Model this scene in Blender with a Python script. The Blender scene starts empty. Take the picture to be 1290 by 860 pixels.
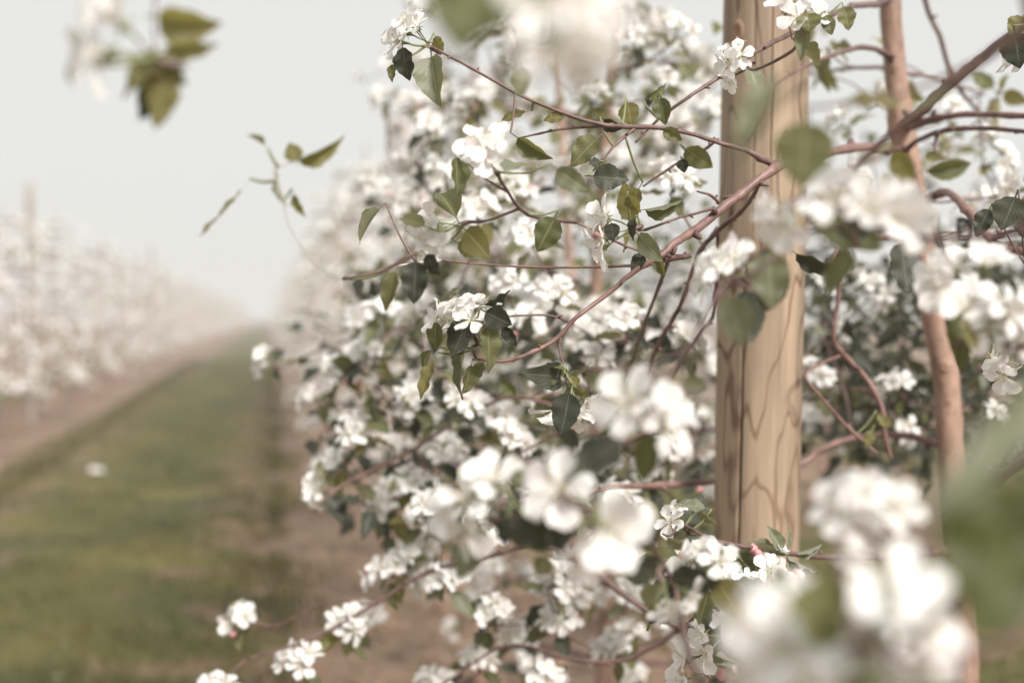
import bpy, math, random
import numpy as np
from mathutils import Vector, Matrix, Quaternion
R = math.radians
random.seed(7)
SC = bpy.context.scene
COL = SC.collection

# ------------------------------------------------------------------ camera
CAM = Vector((0.0, 0.0, 1.3))
YAW, PITCH, FPX = R(9.66), R(1.1), 1290 * 50 / 36.0
FWD = Vector((math.sin(YAW) * math.cos(PITCH), math.cos(YAW) * math.cos(PITCH), -math.sin(PITCH)))
RGT = Vector((math.cos(YAW), -math.sin(YAW), 0))
UPV = RGT.cross(FWD)
cam = bpy.data.cameras.new('camera')
co = bpy.data.objects.new('camera', cam)
COL.objects.link(co)
cam.lens, cam.sensor_width = 50, 36
cam.clip_start, cam.clip_end = 0.02, 1500
m = Matrix((RGT, UPV, -FWD)).transposed().to_4x4()
m.translation = CAM
co.matrix_world = m
cam.dof.use_dof = True
cam.dof.focus_distance = 1.24
cam.dof.aperture_fstop = 3.5
SC.camera = co

# ------------------------------------------------------------------ sky, sun, exposure
SUN_EL, SUN_AZ = R(40), R(153)          # azimuth clockwise from the row direction (+Y)
w = bpy.data.worlds.new("World")
SC.world = w
w.use_nodes = True
nt = w.node_tree
bg = nt.nodes['Background']
sky = nt.nodes.new('ShaderNodeTexSky')
sky.sky_type = 'NISHITA'
sky.sun_disc = False
sky.sun_elevation, sky.sun_rotation = SUN_EL, SUN_AZ
sky.dust_density, sky.air_density = 6.0, 1.0
mx = nt.nodes.new('ShaderNodeMix')        # an even veil of high white cloud over the clear sky
mx.data_type = 'RGBA'
mx.inputs[0].default_value = 0.93
mx.inputs[7].default_value = (6.72, 6.68, 6.42, 1)
nt.links.new(sky.outputs[0], mx.inputs[6])
nt.links.new(mx.outputs[2], bg.inputs[0])
bg.inputs[1].default_value = 0.1
sl = bpy.data.lights.new('sun', 'SUN')
sl.energy, sl.angle, sl.color = 4.5, R(16), (1.0, 0.95, 0.885)
so = bpy.data.objects.new('sun', sl)
COL.objects.link(so)
sd = Vector((math.sin(SUN_AZ) * math.cos(SUN_EL), math.cos(SUN_AZ) * math.cos(SUN_EL), math.sin(SUN_EL)))
so.rotation_euler = sd.to_track_quat('Z', 'Y').to_euler()
so.location = (2, -5, 8)
vs = SC.view_settings
vs.view_transform, vs.look, vs.exposure, vs.gamma = 'Standard', 'None', 0.35, 1.0
SC.render.film_transparent = False
SC.cycles.use_denoising = True
SC.cycles.max_bounces = 8
SC.cycles.diffuse_bounces = 4
SC.cycles.transmission_bounces = 6
SC.cycles.volume_bounces = 0


def P(px, py, d):
    """point in the place seen at photograph pixel (px, py), d metres in front of the camera"""
    return CAM + FWD * d + RGT * ((px - 645) / FPX * d) + UPV * (-(py - 430) / FPX * d)


# ------------------------------------------------------------------ materials
def mat(name):
    M = bpy.data.materials.new(name)
    M.use_nodes = True
    return M, M.node_tree.nodes, M.node_tree.links, M.node_tree.nodes['Principled BSDF']


def ramp(N, stops):
    r = N.new('ShaderNodeValToRGB')
    e = r.color_ramp.elements
    while len(e) < len(stops):
        e.new(0.5)
    for el, (p, c) in zip(e, stops):
        el.position = p
        el.color = (*c, 1)
    return r


def noise(N, L, vec, scale, detail=4, rough=0.55):
    n = N.new('ShaderNodeTexNoise')
    n.inputs['Scale'].default_value = scale
    n.inputs['Detail'].default_value = detail
    n.inputs['Roughness'].default_value = rough
    if vec is not None:
        L.new(vec, n.inputs['Vector'])
    return n


def mapping(N, L, out, scale):
    mp = N.new('ShaderNodeMapping')
    mp.inputs['Scale'].default_value = scale
    L.new(out, mp.inputs[0])
    return mp.outputs[0]


def math_node(N, L, op, a, b=None):
    n = N.new('ShaderNodeMath')
    n.operation = op
    for i, v in enumerate((a, b)):
        if v is None:
            continue
        if hasattr(v, 'is_linked'):
            L.new(v, n.inputs[i])
        else:
            n.inputs[i].default_value = v
    return n.outputs[0]


def mixc(N, L, f, a, b, mode='MIX'):
    n = N.new('ShaderNodeMix')
    n.data_type = 'RGBA'
    n.blend_type = mode
    for i, v in ((0, f), (6, a), (7, b)):
        if hasattr(v, 'is_linked'):
            L.new(v, n.inputs[i])
        elif i == 0:
            n.inputs[0].default_value = v
        else:
            n.inputs[i].default_value = (*v, 1)
    return n.outputs[2]


def thin(M, N, L, bs, col, amount, tint=None):
    """a thin living sheet: some of the light passes through"""
    tr = N.new('ShaderNodeBsdfTranslucent')
    if tint is None:
        L.new(col, tr.inputs[0])
    else:
        L.new(mixc(N, L, 1.0, col, tint, 'MULTIPLY'), tr.inputs[0])
    ms = N.new('ShaderNodeMixShader')
    ms.inputs[0].default_value = amount
    L.new(bs.outputs[0], ms.inputs[1])
    L.new(tr.outputs[0], ms.inputs[2])
    L.new(ms.outputs[0], N['Material Output'].inputs[0])


def petal_mat():
    M, N, L, bs = mat('petal white')
    uv = N.new('ShaderNodeUVMap')
    sp = N.new('ShaderNodeSeparateXYZ')
    L.new(uv.outputs[0], sp.inputs[0])
    oi = N.new('ShaderNodeObjectInfo')
    pink = math_node(N, L, 'MULTIPLY', math_node(N, L, 'POWER', oi.outputs['Random'], 4.0), 0.3)
    c = mixc(N, L, pink, (0.90, 0.895, 0.88), (0.88, 0.75, 0.75))
    # greenish claw
    claw = N.new('ShaderNodeMapRange')
    claw.inputs[1].default_value, claw.inputs[2].default_value = 0.0, 0.28
    claw.inputs[3].default_value, claw.inputs[4].default_value = 0.5, 0.0
    L.new(sp.outputs[1], claw.inputs[0])
    c = mixc(N, L, claw.outputs[0], c, (0.66, 0.64, 0.44))
    # fine veins
    wv = math_node(N, L, 'SINE', math_node(N, L, 'MULTIPLY', sp.outputs[0], 52.0))
    bp = N.new('ShaderNodeBump')
    bp.inputs['Strength'].default_value = 0.12
    bp.inputs['Distance'].default_value = 0.001
    L.new(wv, bp.inputs['Height'])
    L.new(bp.outputs[0], bs.inputs['Normal'])
    L.new(c, bs.inputs['Base Color'])
    bs.inputs['Roughness'].default_value = 0.6
    bs.inputs['Specular IOR Level'].default_value = 0.25
    thin(M, N, L, bs, c, 0.32)
    return M


def leaf_mat(name, top, top2, under, trans=0.3, gloss=0.45):
    M, N, L, bs = mat(name)
    uv = N.new('ShaderNodeUVMap')
    sp = N.new('ShaderNodeSeparateXYZ')
    L.new(uv.outputs[0], sp.inputs[0])
    oi = N.new('ShaderNodeObjectInfo')
    tc = N.new('ShaderNodeTexCoord')
    nz = noise(N, L, tc.outputs['Object'], 3.0, 3)
    f = math_node(N, L, 'ADD', math_node(N, L, 'MULTIPLY', oi.outputs['Random'], 0.7), math_node(N, L, 'MULTIPLY', nz.outputs[0], 0.35))
    c = mixc(N, L, f, top, top2)
    au = math_node(N, L, 'ABSOLUTE', math_node(N, L, 'SUBTRACT', sp.outputs[0], 0.5))
    # side veins: stripes slanting up from the midrib
    ph = math_node(N, L, 'SUBTRACT', math_node(N, L, 'MULTIPLY', sp.outputs[1], 8.0), math_node(N, L, 'MULTIPLY', au, 7.0))
    st = math_node(N, L, 'ABSOLUTE', math_node(N, L, 'SUBTRACT', math_node(N, L, 'FRACT', ph), 0.5))
    vein = math_node(N, L, 'LESS_THAN', st, 0.06)
    mid = math_node(N, L, 'LESS_THAN', au, 0.025)
    v = math_node(N, L, 'MAXIMUM', math_node(N, L, 'MULTIPLY', vein, 0.16), math_node(N, L, 'MULTIPLY', mid, 0.6))
    c = mixc(N, L, v, c, tuple(min(1, x * 1.7 + 0.03) for x in top2))
    geo = N.new('ShaderNodeNewGeometry')
    c = mixc(N, L, geo.outputs['Backfacing'], c, mixc(N, L, v, under, tuple(x * 1.35 for x in under)))
    bp = N.new('ShaderNodeBump')
    bp.inputs['Strength'].default_value = 0.22
    bp.inputs['Distance'].default_value = 0.0015
    L.new(st, bp.inputs['Height'])
    L.new(bp.outputs[0], bs.inputs['Normal'])
    L.new(c, bs.inputs['Base Color'])
    bs.inputs['Roughness'].default_value = gloss
    bs.inputs['Specular IOR Level'].default_value = 0.3
    thin(M, N, L, bs, c, trans, (1.7, 1.6, 0.9))
    return M


def bark_mat(name, a, b, scale=60, rough=0.6):
    M, N, L, bs = mat(name)
    tc = N.new('ShaderNodeTexCoord')
    n1 = noise(N, L, mapping(N, L, tc.outputs['Object'], (1, 1, 0.5)), scale, 5, 0.65)
    n2 = noise(N, L, mapping(N, L, tc.outputs['Object'], (1, 1, 2.5)), scale * 3, 2)
    r = ramp(N, [(0.3, a), (0.55, b), (0.75, tuple(min(1, x * 1.35) for x in b))])
    L.new(n1.outputs[0], r.inputs[0])
    sp = ramp(N, [(0.66, (1, 1, 1)), (0.72, (0.55, 0.5, 0.48))])
    L.new(n2.outputs[0], sp.inputs[0])
    c = mixc(N, L, 1.0, r.outputs[0], sp.outputs[0], 'MULTIPLY')
    L.new(c, bs.inputs['Base Color'])
    bp = N.new('ShaderNodeBump')
    bp.inputs['Strength'].default_value = 0.5
    bp.inputs['Distance'].default_value = 0.001
    L.new(n1.outputs[0], bp.inputs['Height'])
    L.new(bp.outputs[0], bs.inputs['Normal'])
    bs.inputs['Roughness'].default_value = rough
    return M


def plain(name, c, rough=0.6, metal=0.0, trans=0):
    M, N, L, bs = mat(name)
    tc = N.new('ShaderNodeTexCoord')
    nz = noise(N, L, tc.outputs['Object'], 40, 3)
    cc = mixc(N, L, nz.outputs[0], tuple(x * 0.8 for x in c), tuple(min(1, x * 1.2) for x in c))
    L.new(cc, bs.inputs['Base Color'])
    bs.inputs['Roughness'].default_value = rough
    bs.inputs['Metallic'].default_value = metal
    if trans:
        thin(M, N, L, bs, cc, trans)
    return M


PETAL = petal_mat()
STAMEN = plain('stamen', (0.62, 0.48, 0.22))
STALK = plain('flower stalk', (0.22, 0.24, 0.12), 0.6)
BUDPINK = plain('pink bud', (0.72, 0.36, 0.38), 0.5, 0, 0.25)
LEAF = leaf_mat('leaf mid green', (0.092, 0.104, 0.050), (0.165, 0.168, 0.085), (0.21, 0.215, 0.15), 0.36)
LEAFD = leaf_mat('leaf dark and shaded green', (0.030, 0.036, 0.028), (0.066, 0.070, 0.046), (0.15, 0.16, 0.12), 0.12, 0.52)  # dark leaves; also paints the shade of foliage right of the post
LEAFY = leaf_mat('leaf young and backlit green', (0.155, 0.150, 0.062), (0.215, 0.200, 0.095), (0.27, 0.26, 0.17), 0.45)  # young leaves; also paints backlight on the upper-left sprigs
LEAFG = leaf_mat('leaf shaded green', (0.052, 0.066, 0.018), (0.085, 0.096, 0.030), (0.16, 0.17, 0.09), 0.25)  # darker leaf green, shade of the near right-hand leaf put into colour
LEAFP = leaf_mat('leaf downy pale', (0.155, 0.17, 0.115), (0.21, 0.22, 0.16), (0.28, 0.29, 0.235), 0.3)
BARK = bark_mat('apple trunk bark', (0.20, 0.125, 0.095), (0.35, 0.225, 0.170), 45)
TWIG = bark_mat('apple twig bark', (0.075, 0.044, 0.040), (0.165, 0.100, 0.088), 70, 0.5)
TWIGR = bark_mat('apple red twig bark', (0.12, 0.066, 0.060), (0.235, 0.138, 0.120), 70, 0.5)
SHOOT = plain('bleached pale shoot', (0.56, 0.50, 0.47), 0.7)  # paled so the twig looks bleached out by the bright sky
WIRE = plain('galvanised wire', (0.25, 0.25, 0.25), 0.4, 0.9)
CLIP = plain('black plastic clip', (0.02, 0.02, 0.022), 0.35)

# ------------------------------------------------------------------ mesh helpers


def mesh_from(name, verts, faces, mats, uvs=None, mi=None, smooth=True):
    me = bpy.data.meshes.new(name)
    me.from_pydata([tuple(v) for v in verts], [], faces)
    for x in mats:
        me.materials.append(x)
    if uvs is not None:
        ul = me.uv_layers.new(name='UVMap')
        li = np.empty(len(me.loops), dtype=np.int32)
        me.loops.foreach_get('vertex_index', li)
        ul.data.foreach_set('uv', np.asarray(uvs, dtype=np.float32)[li].ravel())
    if mi is not None:
        me.polygons.foreach_set('material_index', mi)
    if smooth:
        me.polygons.foreach_set('use_smooth', [True] * len(me.polygons))
    me.update()
    return me


def link(name, me, parent=None, mw=None, loc=None):
    o = bpy.data.objects.new(name, me)
    COL.objects.link(o)
    if parent is not None:
        o.parent = parent
    if mw is not None:
        o.matrix_local = mw
    elif loc is not None:
        o.location = loc
    return o


def thing(name, label, cat, loc=(0, 0, 0), group=None):
    o = bpy.data.objects.new(name, None)
    COL.objects.link(o)
    o.empty_display_size = 0.1
    o.location = loc
    o['label'] = label
    o['category'] = cat
    if group:
        o['group'] = group
    return o


def smooth_line(pts, step=4):
    """Catmull-Rom through [(Vector, radius)]"""
    n = len(pts)
    if n < 3:
        return list(pts)
    out = []
    for i in range(n - 1):
        p0, p1, p2, p3 = pts[max(0, i - 1)], pts[i], pts[i + 1], pts[min(n - 1, i + 2)]
        for k in range(step):
            t = k / step
            a = p1[0] * 2
            b = p2[0] - p0[0]
            c = p0[0] * 2 - p1[0] * 5 + p2[0] * 4 - p3[0]
            d = -p0[0] + p1[0] * 3 - p2[0] * 3 + p3[0]
            out.append(((a + b * t + c * t * t + d * t ** 3) * 0.5, p1[1] + (p2[1] - p1[1]) * t))
    out.append(pts[-1])
    return out


def tube_data(line, seg=7, rnd=None, base=0):
    """tapered tube with closed ends; line = [(Vector, r)]"""
    V, F, UV = [], [], []
    up = Vector((0.13, 0.21, 1)).normalized()
    n = len(line)
    prev = None
    L = 0
    for i, (p, r) in enumerate(line):
        t = (line[min(i + 1, n - 1)][0] - line[max(i - 1, 0)][0])
        if t.length < 1e-9:
            t = Vector((0, 0, 1))
        t.normalize()
        if prev is None:
            a = t.cross(up)
            if a.length < 0.05:
                a = t.cross(Vector((1, 0, 0)))
        else:
            a = prev - t * prev.dot(t)
        a.normalize()
        prev = a
        b = t.cross(a)
        for k in range(seg):
            th = 2 * math.pi * k / seg
            rr = r * (1 + (rnd.uniform(-0.09, 0.09) if rnd else 0))
            V.append(p + a * (math.cos(th) * rr) + b * (math.sin(th) * rr))
            UV.append((k / seg, i / n))
        if i:
            o = base + (i - 1) * seg
            for k in range(seg):
                k2 = (k + 1) % seg
                F.append((o + k, o + k2, o + seg + k2, o + seg + k))
    F.append(tuple(base + k for k in range(seg))[::-1])
    F.append(tuple(base + (n - 1) * seg + k for k in range(seg)))
    return V, F, UV


def tube_obj(name, line, material, parent, seg=7, rnd=None):
    org = parent.location if parent is not None else Vector((0, 0, 0))
    V, F, UV = tube_data([(p - org, r) for p, r in line], seg, rnd)
    return link(name, mesh_from(name, V, F, [material], UV), parent)


# ------------------------------------------------------------------ blossoms and leaves: shared meshes
def petal_mesh(k, nu=5, nv=6):
    """one apple petal, base at the origin, along +Y, unit length, facing +Z"""
    rd = random.Random(100 + k)
    cup, tipc, tw = rd.uniform(0.10, 0.34), rd.uniform(-0.34, 0.18), rd.uniform(-0.2, 0.2)
    wd = rd.uniform(0.26, 0.36)
    notch = rd.uniform(0.0, 0.05)
    ph = rd.uniform(0, 6)
    V, F, UV = [], [], []
    for j in range(nv + 1):
        t = j / nv
        w = wd * (math.sin(math.pi * min(1, t * 0.88 + 0.03) ** 1.5) ** 0.8) if t < 1 else wd * 0.42
        w = max(w, 0.05)
        for i in range(nu + 1):
            s = i / nu * 2 - 1
            y = t * 0.98 + 0.06 - (0.11 * s * s if t > 0.8 else 0) * (t - 0.8) * 5 - (notch * (1 - abs(s)) if j == nv else 0)
            z = cup * (s * s) * 0.42 * math.sin(math.pi * min(1, t + 0.15)) + 0.16 * math.sin(t * math.pi * 0.55) * cup * 2 + tipc * t * t * 0.6 + tw * s * t
            z += 0.025 * math.sin(7 * s + ph) * t
            V.append((s * w * 1.02, y, z))
            UV.append((i / nu, t))
    for j in range(nv):
        for i in range(nu):
            a = j * (nu + 1) + i
            F.append((a, a + 1, a + nu + 2, a + nu + 1))
    return mesh_from('petal', V, F, [PETAL], UV)


PETALS = [petal_mesh(k) for k in range(7)]


def centre_mesh(k):
    """stalk, calyx cup, sepals and stamens of one flower, unit = petal length; facing +Z"""
    rd = random.Random(300 + k)
    V, F, UV = tube_data([(Vector((rd.uniform(-.1, .1), rd.uniform(-.1, .1), -1.35)), 0.035), (Vector((0.05, 0.02, -0.8)), 0.032),
                          (Vector((0, 0, -0.3)), 0.04), (Vector((0, 0, -0.14)), 0.10), (Vector((0, 0, 0.0)), 0.14), (Vector((0, 0, 0.04)), 0.08)], 6)
    mi = [0] * len(F)
    for q in range(5):
        a = q * 1.2566 + 0.63
        d = Vector((math.cos(a), math.sin(a), 0))
        e = Vector((-d.y, d.x, 0))
        b = len(V)
        V += [d * 0.11 + e * 0.07 - Vector((0, 0, 0.05)), d * 0.11 - e * 0.07 - Vector((0, 0, 0.05)), d * 0.42 - Vector((0, 0, 0.16))]
        F.append((b, b + 1, b + 2))
        mi.append(0)
    for q in range(13):
        a = q * 2.4
        sp = 0.05 + 0.018 * q
        d = Vector((math.cos(a), math.sin(a), 0))
        tip = d * (sp + 0.10) + Vector((0, 0, 0.42 - 0.3 * sp + rd.uniform(-.05, .05)))
        b0 = d * 0.05 + Vector((0, 0, 0.03))
        e = Vector((-d.y, d.x, 0)) * 0.012
        b = len(V)
        V += [b0 - e, b0 + e, tip + e, tip - e]
        F.append((b, b + 1, b + 2, b + 3))
        mi.append(2)
        b = len(V)
        s = 0.034
        V += [tip + Vector(v) * s for v in ((1, 0, 0), (0, 1, 0), (-1, 0, 0), (0, -1, 0), (0, 0, 1.2), (0, 0, -1.2))]
        for u in range(4):
            F.append((b + u, b + (u + 1) % 4, b + 4))
            F.append((b + (u + 1) % 4, b + u, b + 5))
            mi += [1, 1]
    UV = [(0.5, 0.5)] * len(V)
    return mesh_from('blossom', V, F, [STALK, STAMEN, PETAL], UV, mi)


CENTRES = [centre_mesh(k) for k in range(3)]


def bud_mesh():
    V, F, UV = tube_data([(Vector((0.04, 0, -1.3)), 0.033), (Vector((0.02, 0, -0.5)), 0.033), (Vector((0, 0, -0.15)), 0.06), (Vector((0, 0, -0.02)), 0.13)], 6)
    mi = [0] * len(F)
    b = len(V)
    v2, f2, u2 = tube_data([(Vector((0, 0, -0.03)), 0.12), (Vector((0, 0, 0.14)), 0.24), (Vector((0, 0, 0.36)), 0.25), (Vector((0.02, 0, 0.52)), 0.16), (Vector((0.03, 0, 0.6)), 0.05)], 7, None, b)
    V += v2
    F += f2
    mi += [1] * len(f2)
    return mesh_from('bud', V, F, [STALK, BUDPINK], None, mi)


BUD = bud_mesh()


def leaf_data(k, nr=12, nc=6):
    """one leaf with its stalk: stalk from the origin, blade along +Y to y=1, facing +Z"""
    rd = random.Random(500 + k)
    fold = (0.25, 0.55, 0.12, 0.8, 0.35, 0.2)[k % 6]
    curl = (0.25, 0.1, -0.25, 0.35, 0.7, -0.1)[k % 6]
    wav = rd.uniform(0.015, 0.05)
    tw = rd.uniform(-0.5, 0.5)
    pet = 0.22
    V, F, UV = [], [], []
    rows = [(-pet, 0), (-pet * 0.5, 0), (0.0, 0)] + [(j / nr, 1) for j in range(1, nr + 1)]
    for j, (t, blade) in enumerate(rows):
        w = 0.016
        if blade:
            w = 0.30 * (math.sin(math.pi * t ** 0.82) ** 0.78) * (1.08 - 0.25 * t) + 0.003
            w = max(w, 0.004)
        tt = max(0, t)
        y0 = (t + pet) / (1 + pet)
        zc = -curl * y0 * y0 * 0.55
        for i in range(nc + 1):
            s = i / nc * 2 - 1
            ser = (0.055 * (1 if j % 2 else -0.3) if abs(s) == 1 and 2 < j < len(rows) - 1 else 0)
            x = s * w * (1 + ser)
            z = abs(x) * fold + wav * math.sin(t * 17 + (2 if s > 0 else 0)) * abs(s) * blade
            a = tw * tt * tt
            V.append((x * math.cos(a) - z * math.sin(a), y0 - abs(s) * 0.02 * blade, zc + x * math.sin(a) + z * math.cos(a)))
            UV.append((i / nc, tt))
    for j in range(len(rows) - 1):
        for i in range(nc):
            a = j * (nc + 1) + i
            F.append((a, a + 1, a + nc + 2, a + nc + 1))
    return V, F, UV


LEAFDATA = [leaf_data(k) for k in range(6)]
LEAVES = {M.name: [mesh_from('leaf', V, F, [M], UV) for V, F, UV in LEAFDATA] for M in (LEAF, LEAFD, LEAFY, LEAFP, LEAFG)}


def basis(z, hint=None, roll=0.0):
    """rotation whose local +Z is z"""
    z = z.normalized()
    q = z.to_track_quat('Z', 'Y')
    return (q @ Quaternion((0, 0, 1), roll)).to_matrix()


def frame_yz(y, z):
    y = y.normalized()
    z = (z - y * z.dot(y))
    if z.length < 1e-5:
        z = y.cross(Vector((1, 0, 0)))
    z.normalize()
    x = y.cross(z)
    return Matrix((x, y, z)).transposed()


def blossom(tree, pos, face, size, rd, openness=None):
    """a flower of five petal objects round a centre"""
    mw = Matrix.Translation(pos - tree.location) @ basis(face, None, rd.uniform(0, 6.28)).to_4x4() @ Matrix.Scale(size, 4)
    c = link('blossom', CENTRES[rd.randrange(3)], tree, mw)
    tilt = R(rd.choice((2, 8, 14, 20, 28, 40)) + rd.uniform(-4, 4)) if openness is None else openness
    for k in range(5):
        a = k * 1.2566 + rd.uniform(-0.10, 0.10)
        ml = Matrix.Rotation(a, 4, 'Z') @ Matrix.Rotation(tilt + rd.uniform(-0.16, 0.16), 4, 'X') @ Matrix.Rotation(rd.uniform(-0.2, 0.2), 4, 'Y') @ Matrix.Translation((0, 0.03, 0.004 * k)) @ Matrix.Diagonal((rd.uniform(0.9, 1.12), rd.uniform(0.92, 1.06), 1, 1))
        link('petal', PETALS[rd.randrange(7)], c, ml)
    return c


def bud(tree, pos, face, size, rd):
    link('bud', BUD, tree, Matrix.Translation(pos - tree.location) @ basis(face).to_4x4() @ Matrix.Scale(size, 4))


def leaf(tree, base, tip, nrm, width, mt, k):
    """leaf object from the foot of its stalk to its tip; width = blade width in metres"""
    ln = (tip - base).length
    fr = frame_yz(tip - base, nrm)
    mw = Matrix.Translation(base - tree.location) @ fr.to_4x4() @ Matrix.Diagonal((width / 0.60, ln, ln, 1))
    return link('leaf', LEAVES[mt.name][k % 6], tree, mw)


# ------------------------------------------------------------------ ground
def ground_mat():
    M, N, L, bs = mat('bare orchard soil')
    tc = N.new('ShaderNodeTexCoord')
    o = tc.outputs['Object']
    n1 = noise(N, L, o, 1.3, 6, 0.6)
    n2 = noise(N, L, o, 14, 5, 0.7)
    r = ramp(N, [(0.36, (0.095, 0.062, 0.042)), (0.5, (0.195, 0.128, 0.085)), (0.64, (0.33, 0.230, 0.158))])
    L.new(math_node(N, L, 'ADD', math_node(N, L, 'MULTIPLY', n1.outputs[0], 0.65), math_node(N, L, 'MULTIPLY', n2.outputs[0], 0.35)), r.inputs[0])
    L.new(r.outputs[0], bs.inputs['Base Color'])
    bp = N.new('ShaderNodeBump')
    bp.inputs['Distance'].default_value = 0.03
    L.new(n2.outputs[0], bp.inputs['Height'])
    L.new(bp.outputs[0], bs.inputs['Normal'])
    bs.inputs['Roughness'].default_value = 0.95
    return M


def grass_mat(name, k=1.0, bare=False):
    M, N, L, bs = mat(name)
    tc = N.new('ShaderNodeTexCoord')
    o = tc.outputs['Object']
    n1 = noise(N, L, o, 0.9, 5, 0.6)
    n2 = noise(N, L, o, 18, 4, 0.7)
    r = ramp(N, [(0.3, (0.032 * k, 0.034 * k, 0.005 * k)), (0.48, (0.072 * k, 0.068 * k, 0.009 * k)), (0.64, (0.135 * k, 0.114 * k, 0.020 * k)), (0.8, (0.17 * k, 0.125 * k, 0.045 * k))])
    L.new(math_node(N, L, 'ADD', math_node(N, L, 'MULTIPLY', n1.outputs[0], 0.7), math_node(N, L, 'MULTIPLY', n2.outputs[0], 0.3)), r.inputs[0])
    c = r.outputs[0]
    if bare:
        uv = N.new('ShaderNodeUVMap')
        sp = N.new('ShaderNodeSeparateXYZ')
        L.new(uv.outputs[0], sp.inputs[0])
        e = math_node(N, L, 'MULTIPLY', math_node(N, L, 'ABSOLUTE', math_node(N, L, 'SUBTRACT', sp.outputs[0], 0.5)), 0.62)
        n3 = noise(N, L, o, 2.6, 5, 0.65)
        b = ramp(N, [(0.66, (0, 0, 0)), (0.80, (1, 1, 1))])
        L.new(math_node(N, L, 'ADD', n3.outputs[0], e), b.inputs[0])
        c = mixc(N, L, b.outputs[0], c, (0.20, 0.125, 0.082))
    L.new(c, bs.inputs['Base Color'])
    bs.inputs['Roughness'].default_value = 0.9
    return M


SOIL, TURF, BLADE = ground_mat(), grass_mat('mown alley turf', 0.92, True), grass_mat('grass blade green', 0.84)


def grid_sheet(name, xs, ys, zf, material):
    V = [(x, y, zf(x, y)) for y in ys for x in xs]
    n = len(xs)
    F = [(j * n + i, j * n + i + 1, (j + 1) * n + i + 1, (j + 1) * n + i) for j in range(len(ys) - 1) for i in range(n - 1)]
    o = link(name, mesh_from(name, V, F, [material]))
    o['kind'] = 'structure'
    return o


grid_sheet('ground', [-200, -60, -20, 0, 20, 60, 200], [-60, -10, 0, 10, 40, 120, 400], lambda x, y: 0, SOIL)


def strip(x0, x1, y0, y1, seed):
    rd = random.Random(seed)
    V, F = [], []
    ny = 260
    w0 = w1 = 0
    for j in range(ny + 1):
        t = j / ny
        y = y0 + (y1 - y0) * t ** 2.0
        w0 = 0.09 * math.sin(y * 1.3 + seed) + 0.06 * math.sin(y * 3.7) + rd.uniform(-0.05, 0.05)
        w1 = 0.13 * math.sin(y * 1.1 + 2 * seed) + 0.08 * math.sin(y * 3.1 + 1) + rd.uniform(-0.07, 0.07)
        for i, x in enumerate((x0 + w0, x0 + 0.35, (x0 + x1) / 2, x1 - 0.35, x1 + w1)):
            V.append((x, y, 0.006 + (0.03 if 0 < i < 4 else 0)))
    for j in range(ny):
        for i in range(4):
            a = j * 5 + i
            F.append((a, a + 1, a + 6, a + 5))
    o = link('grass_alley', mesh_from('grass_alley', V, F, [TURF], [((0, .18, .5, .82, 1)[i % 5], 0) for i in range(len(V))]))
    o['kind'] = 'structure'


strip(-1.98, 0.12, -3, 160, 1)
strip(1.42, 3.45, -3, 120, 2)
strip(4.75, 6.8, -3, 120, 3)
strip(-5.4, -3.35, -3, 160, 4)


def join_mesh(name, tv, tf, mats_np, materials, uvs=None, mi=None):
    """many copies of one small template in one mesh: tv (n,3), tf list of faces, mats_np (k,4,4)"""
    tv = np.asarray(tv, dtype=np.float64)
    k, n = len(mats_np), len(tv)
    h = np.concatenate([tv, np.ones((n, 1))], axis=1)
    allv = np.einsum('kij,nj->kni', mats_np, h)[:, :, :3].reshape(-1, 3)
    loops = np.concatenate([np.asarray(f) for f in tf])
    ln = np.asarray([len(f) for f in tf])
    off = (np.arange(k) * n)[:, None]
    al = (loops[None, :] + off).ravel()
    tot = np.tile(ln, k)
    me = bpy.data.meshes.new(name)
    me.vertices.add(len(allv))
    me.vertices.foreach_set('co', allv.ravel())
    me.loops.add(len(al))
    me.loops.foreach_set('vertex_index', al)
    me.polygons.add(len(tot))
    st = np.concatenate([[0], np.cumsum(tot)[:-1]])
    me.polygons.foreach_set('loop_start', st)
    me.polygons.foreach_set('loop_total', tot)
    for x in materials:
        me.materials.append(x)
    if mi is not None:
        me.polygons.foreach_set('material_index', np.tile(np.asarray(mi), k))
    me.polygons.foreach_set('use_smooth', np.ones(len(tot), dtype=bool))
    if uvs is not None:
        ul = me.uv_layers.new(name='UVMap')
        ul.data.foreach_set('uv', np.tile(np.asarray(uvs, dtype=np.float32)[loops], (k, 1)).ravel())
    me.update(calc_edges=True)
    me.validate()
    return me


def blades(x0, x1, y0, y1, n, seed, h=0.055):
    g = np.random.default_rng(seed)
    x = g.uniform(x0, x1, n)
    y = y0 + (y1 - y0) * g.uniform(0, 1, n) ** 1.6
    clump = np.sin(x * 5.1 + np.sin(y * 2.3) * 2) * np.sin(y * 4.3 + x) * 0.35 + 1
    hh = h * g.uniform(0.5, 1.4, n) * clump
    a = g.uniform(0, 6.28, n)
    lean = g.uniform(-0.6, 0.6, n)
    wd = g.uniform(0.006, 0.012, n)
    M = np.zeros((n, 4, 4))
    c, s = np.cos(a), np.sin(a)
    M[:, 0, 0], M[:, 1, 0] = c * wd, s * wd
    M[:, 0, 1], M[:, 1, 1] = -s * wd, c * wd
    M[:, 0, 2], M[:, 1, 2], M[:, 2, 2] = -s * lean * hh, c * lean * hh, hh
    M[:, 0, 3], M[:, 1, 3], M[:, 2, 3] = x, y, 0.012
    M[:, 3, 3] = 1
    return M


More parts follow.
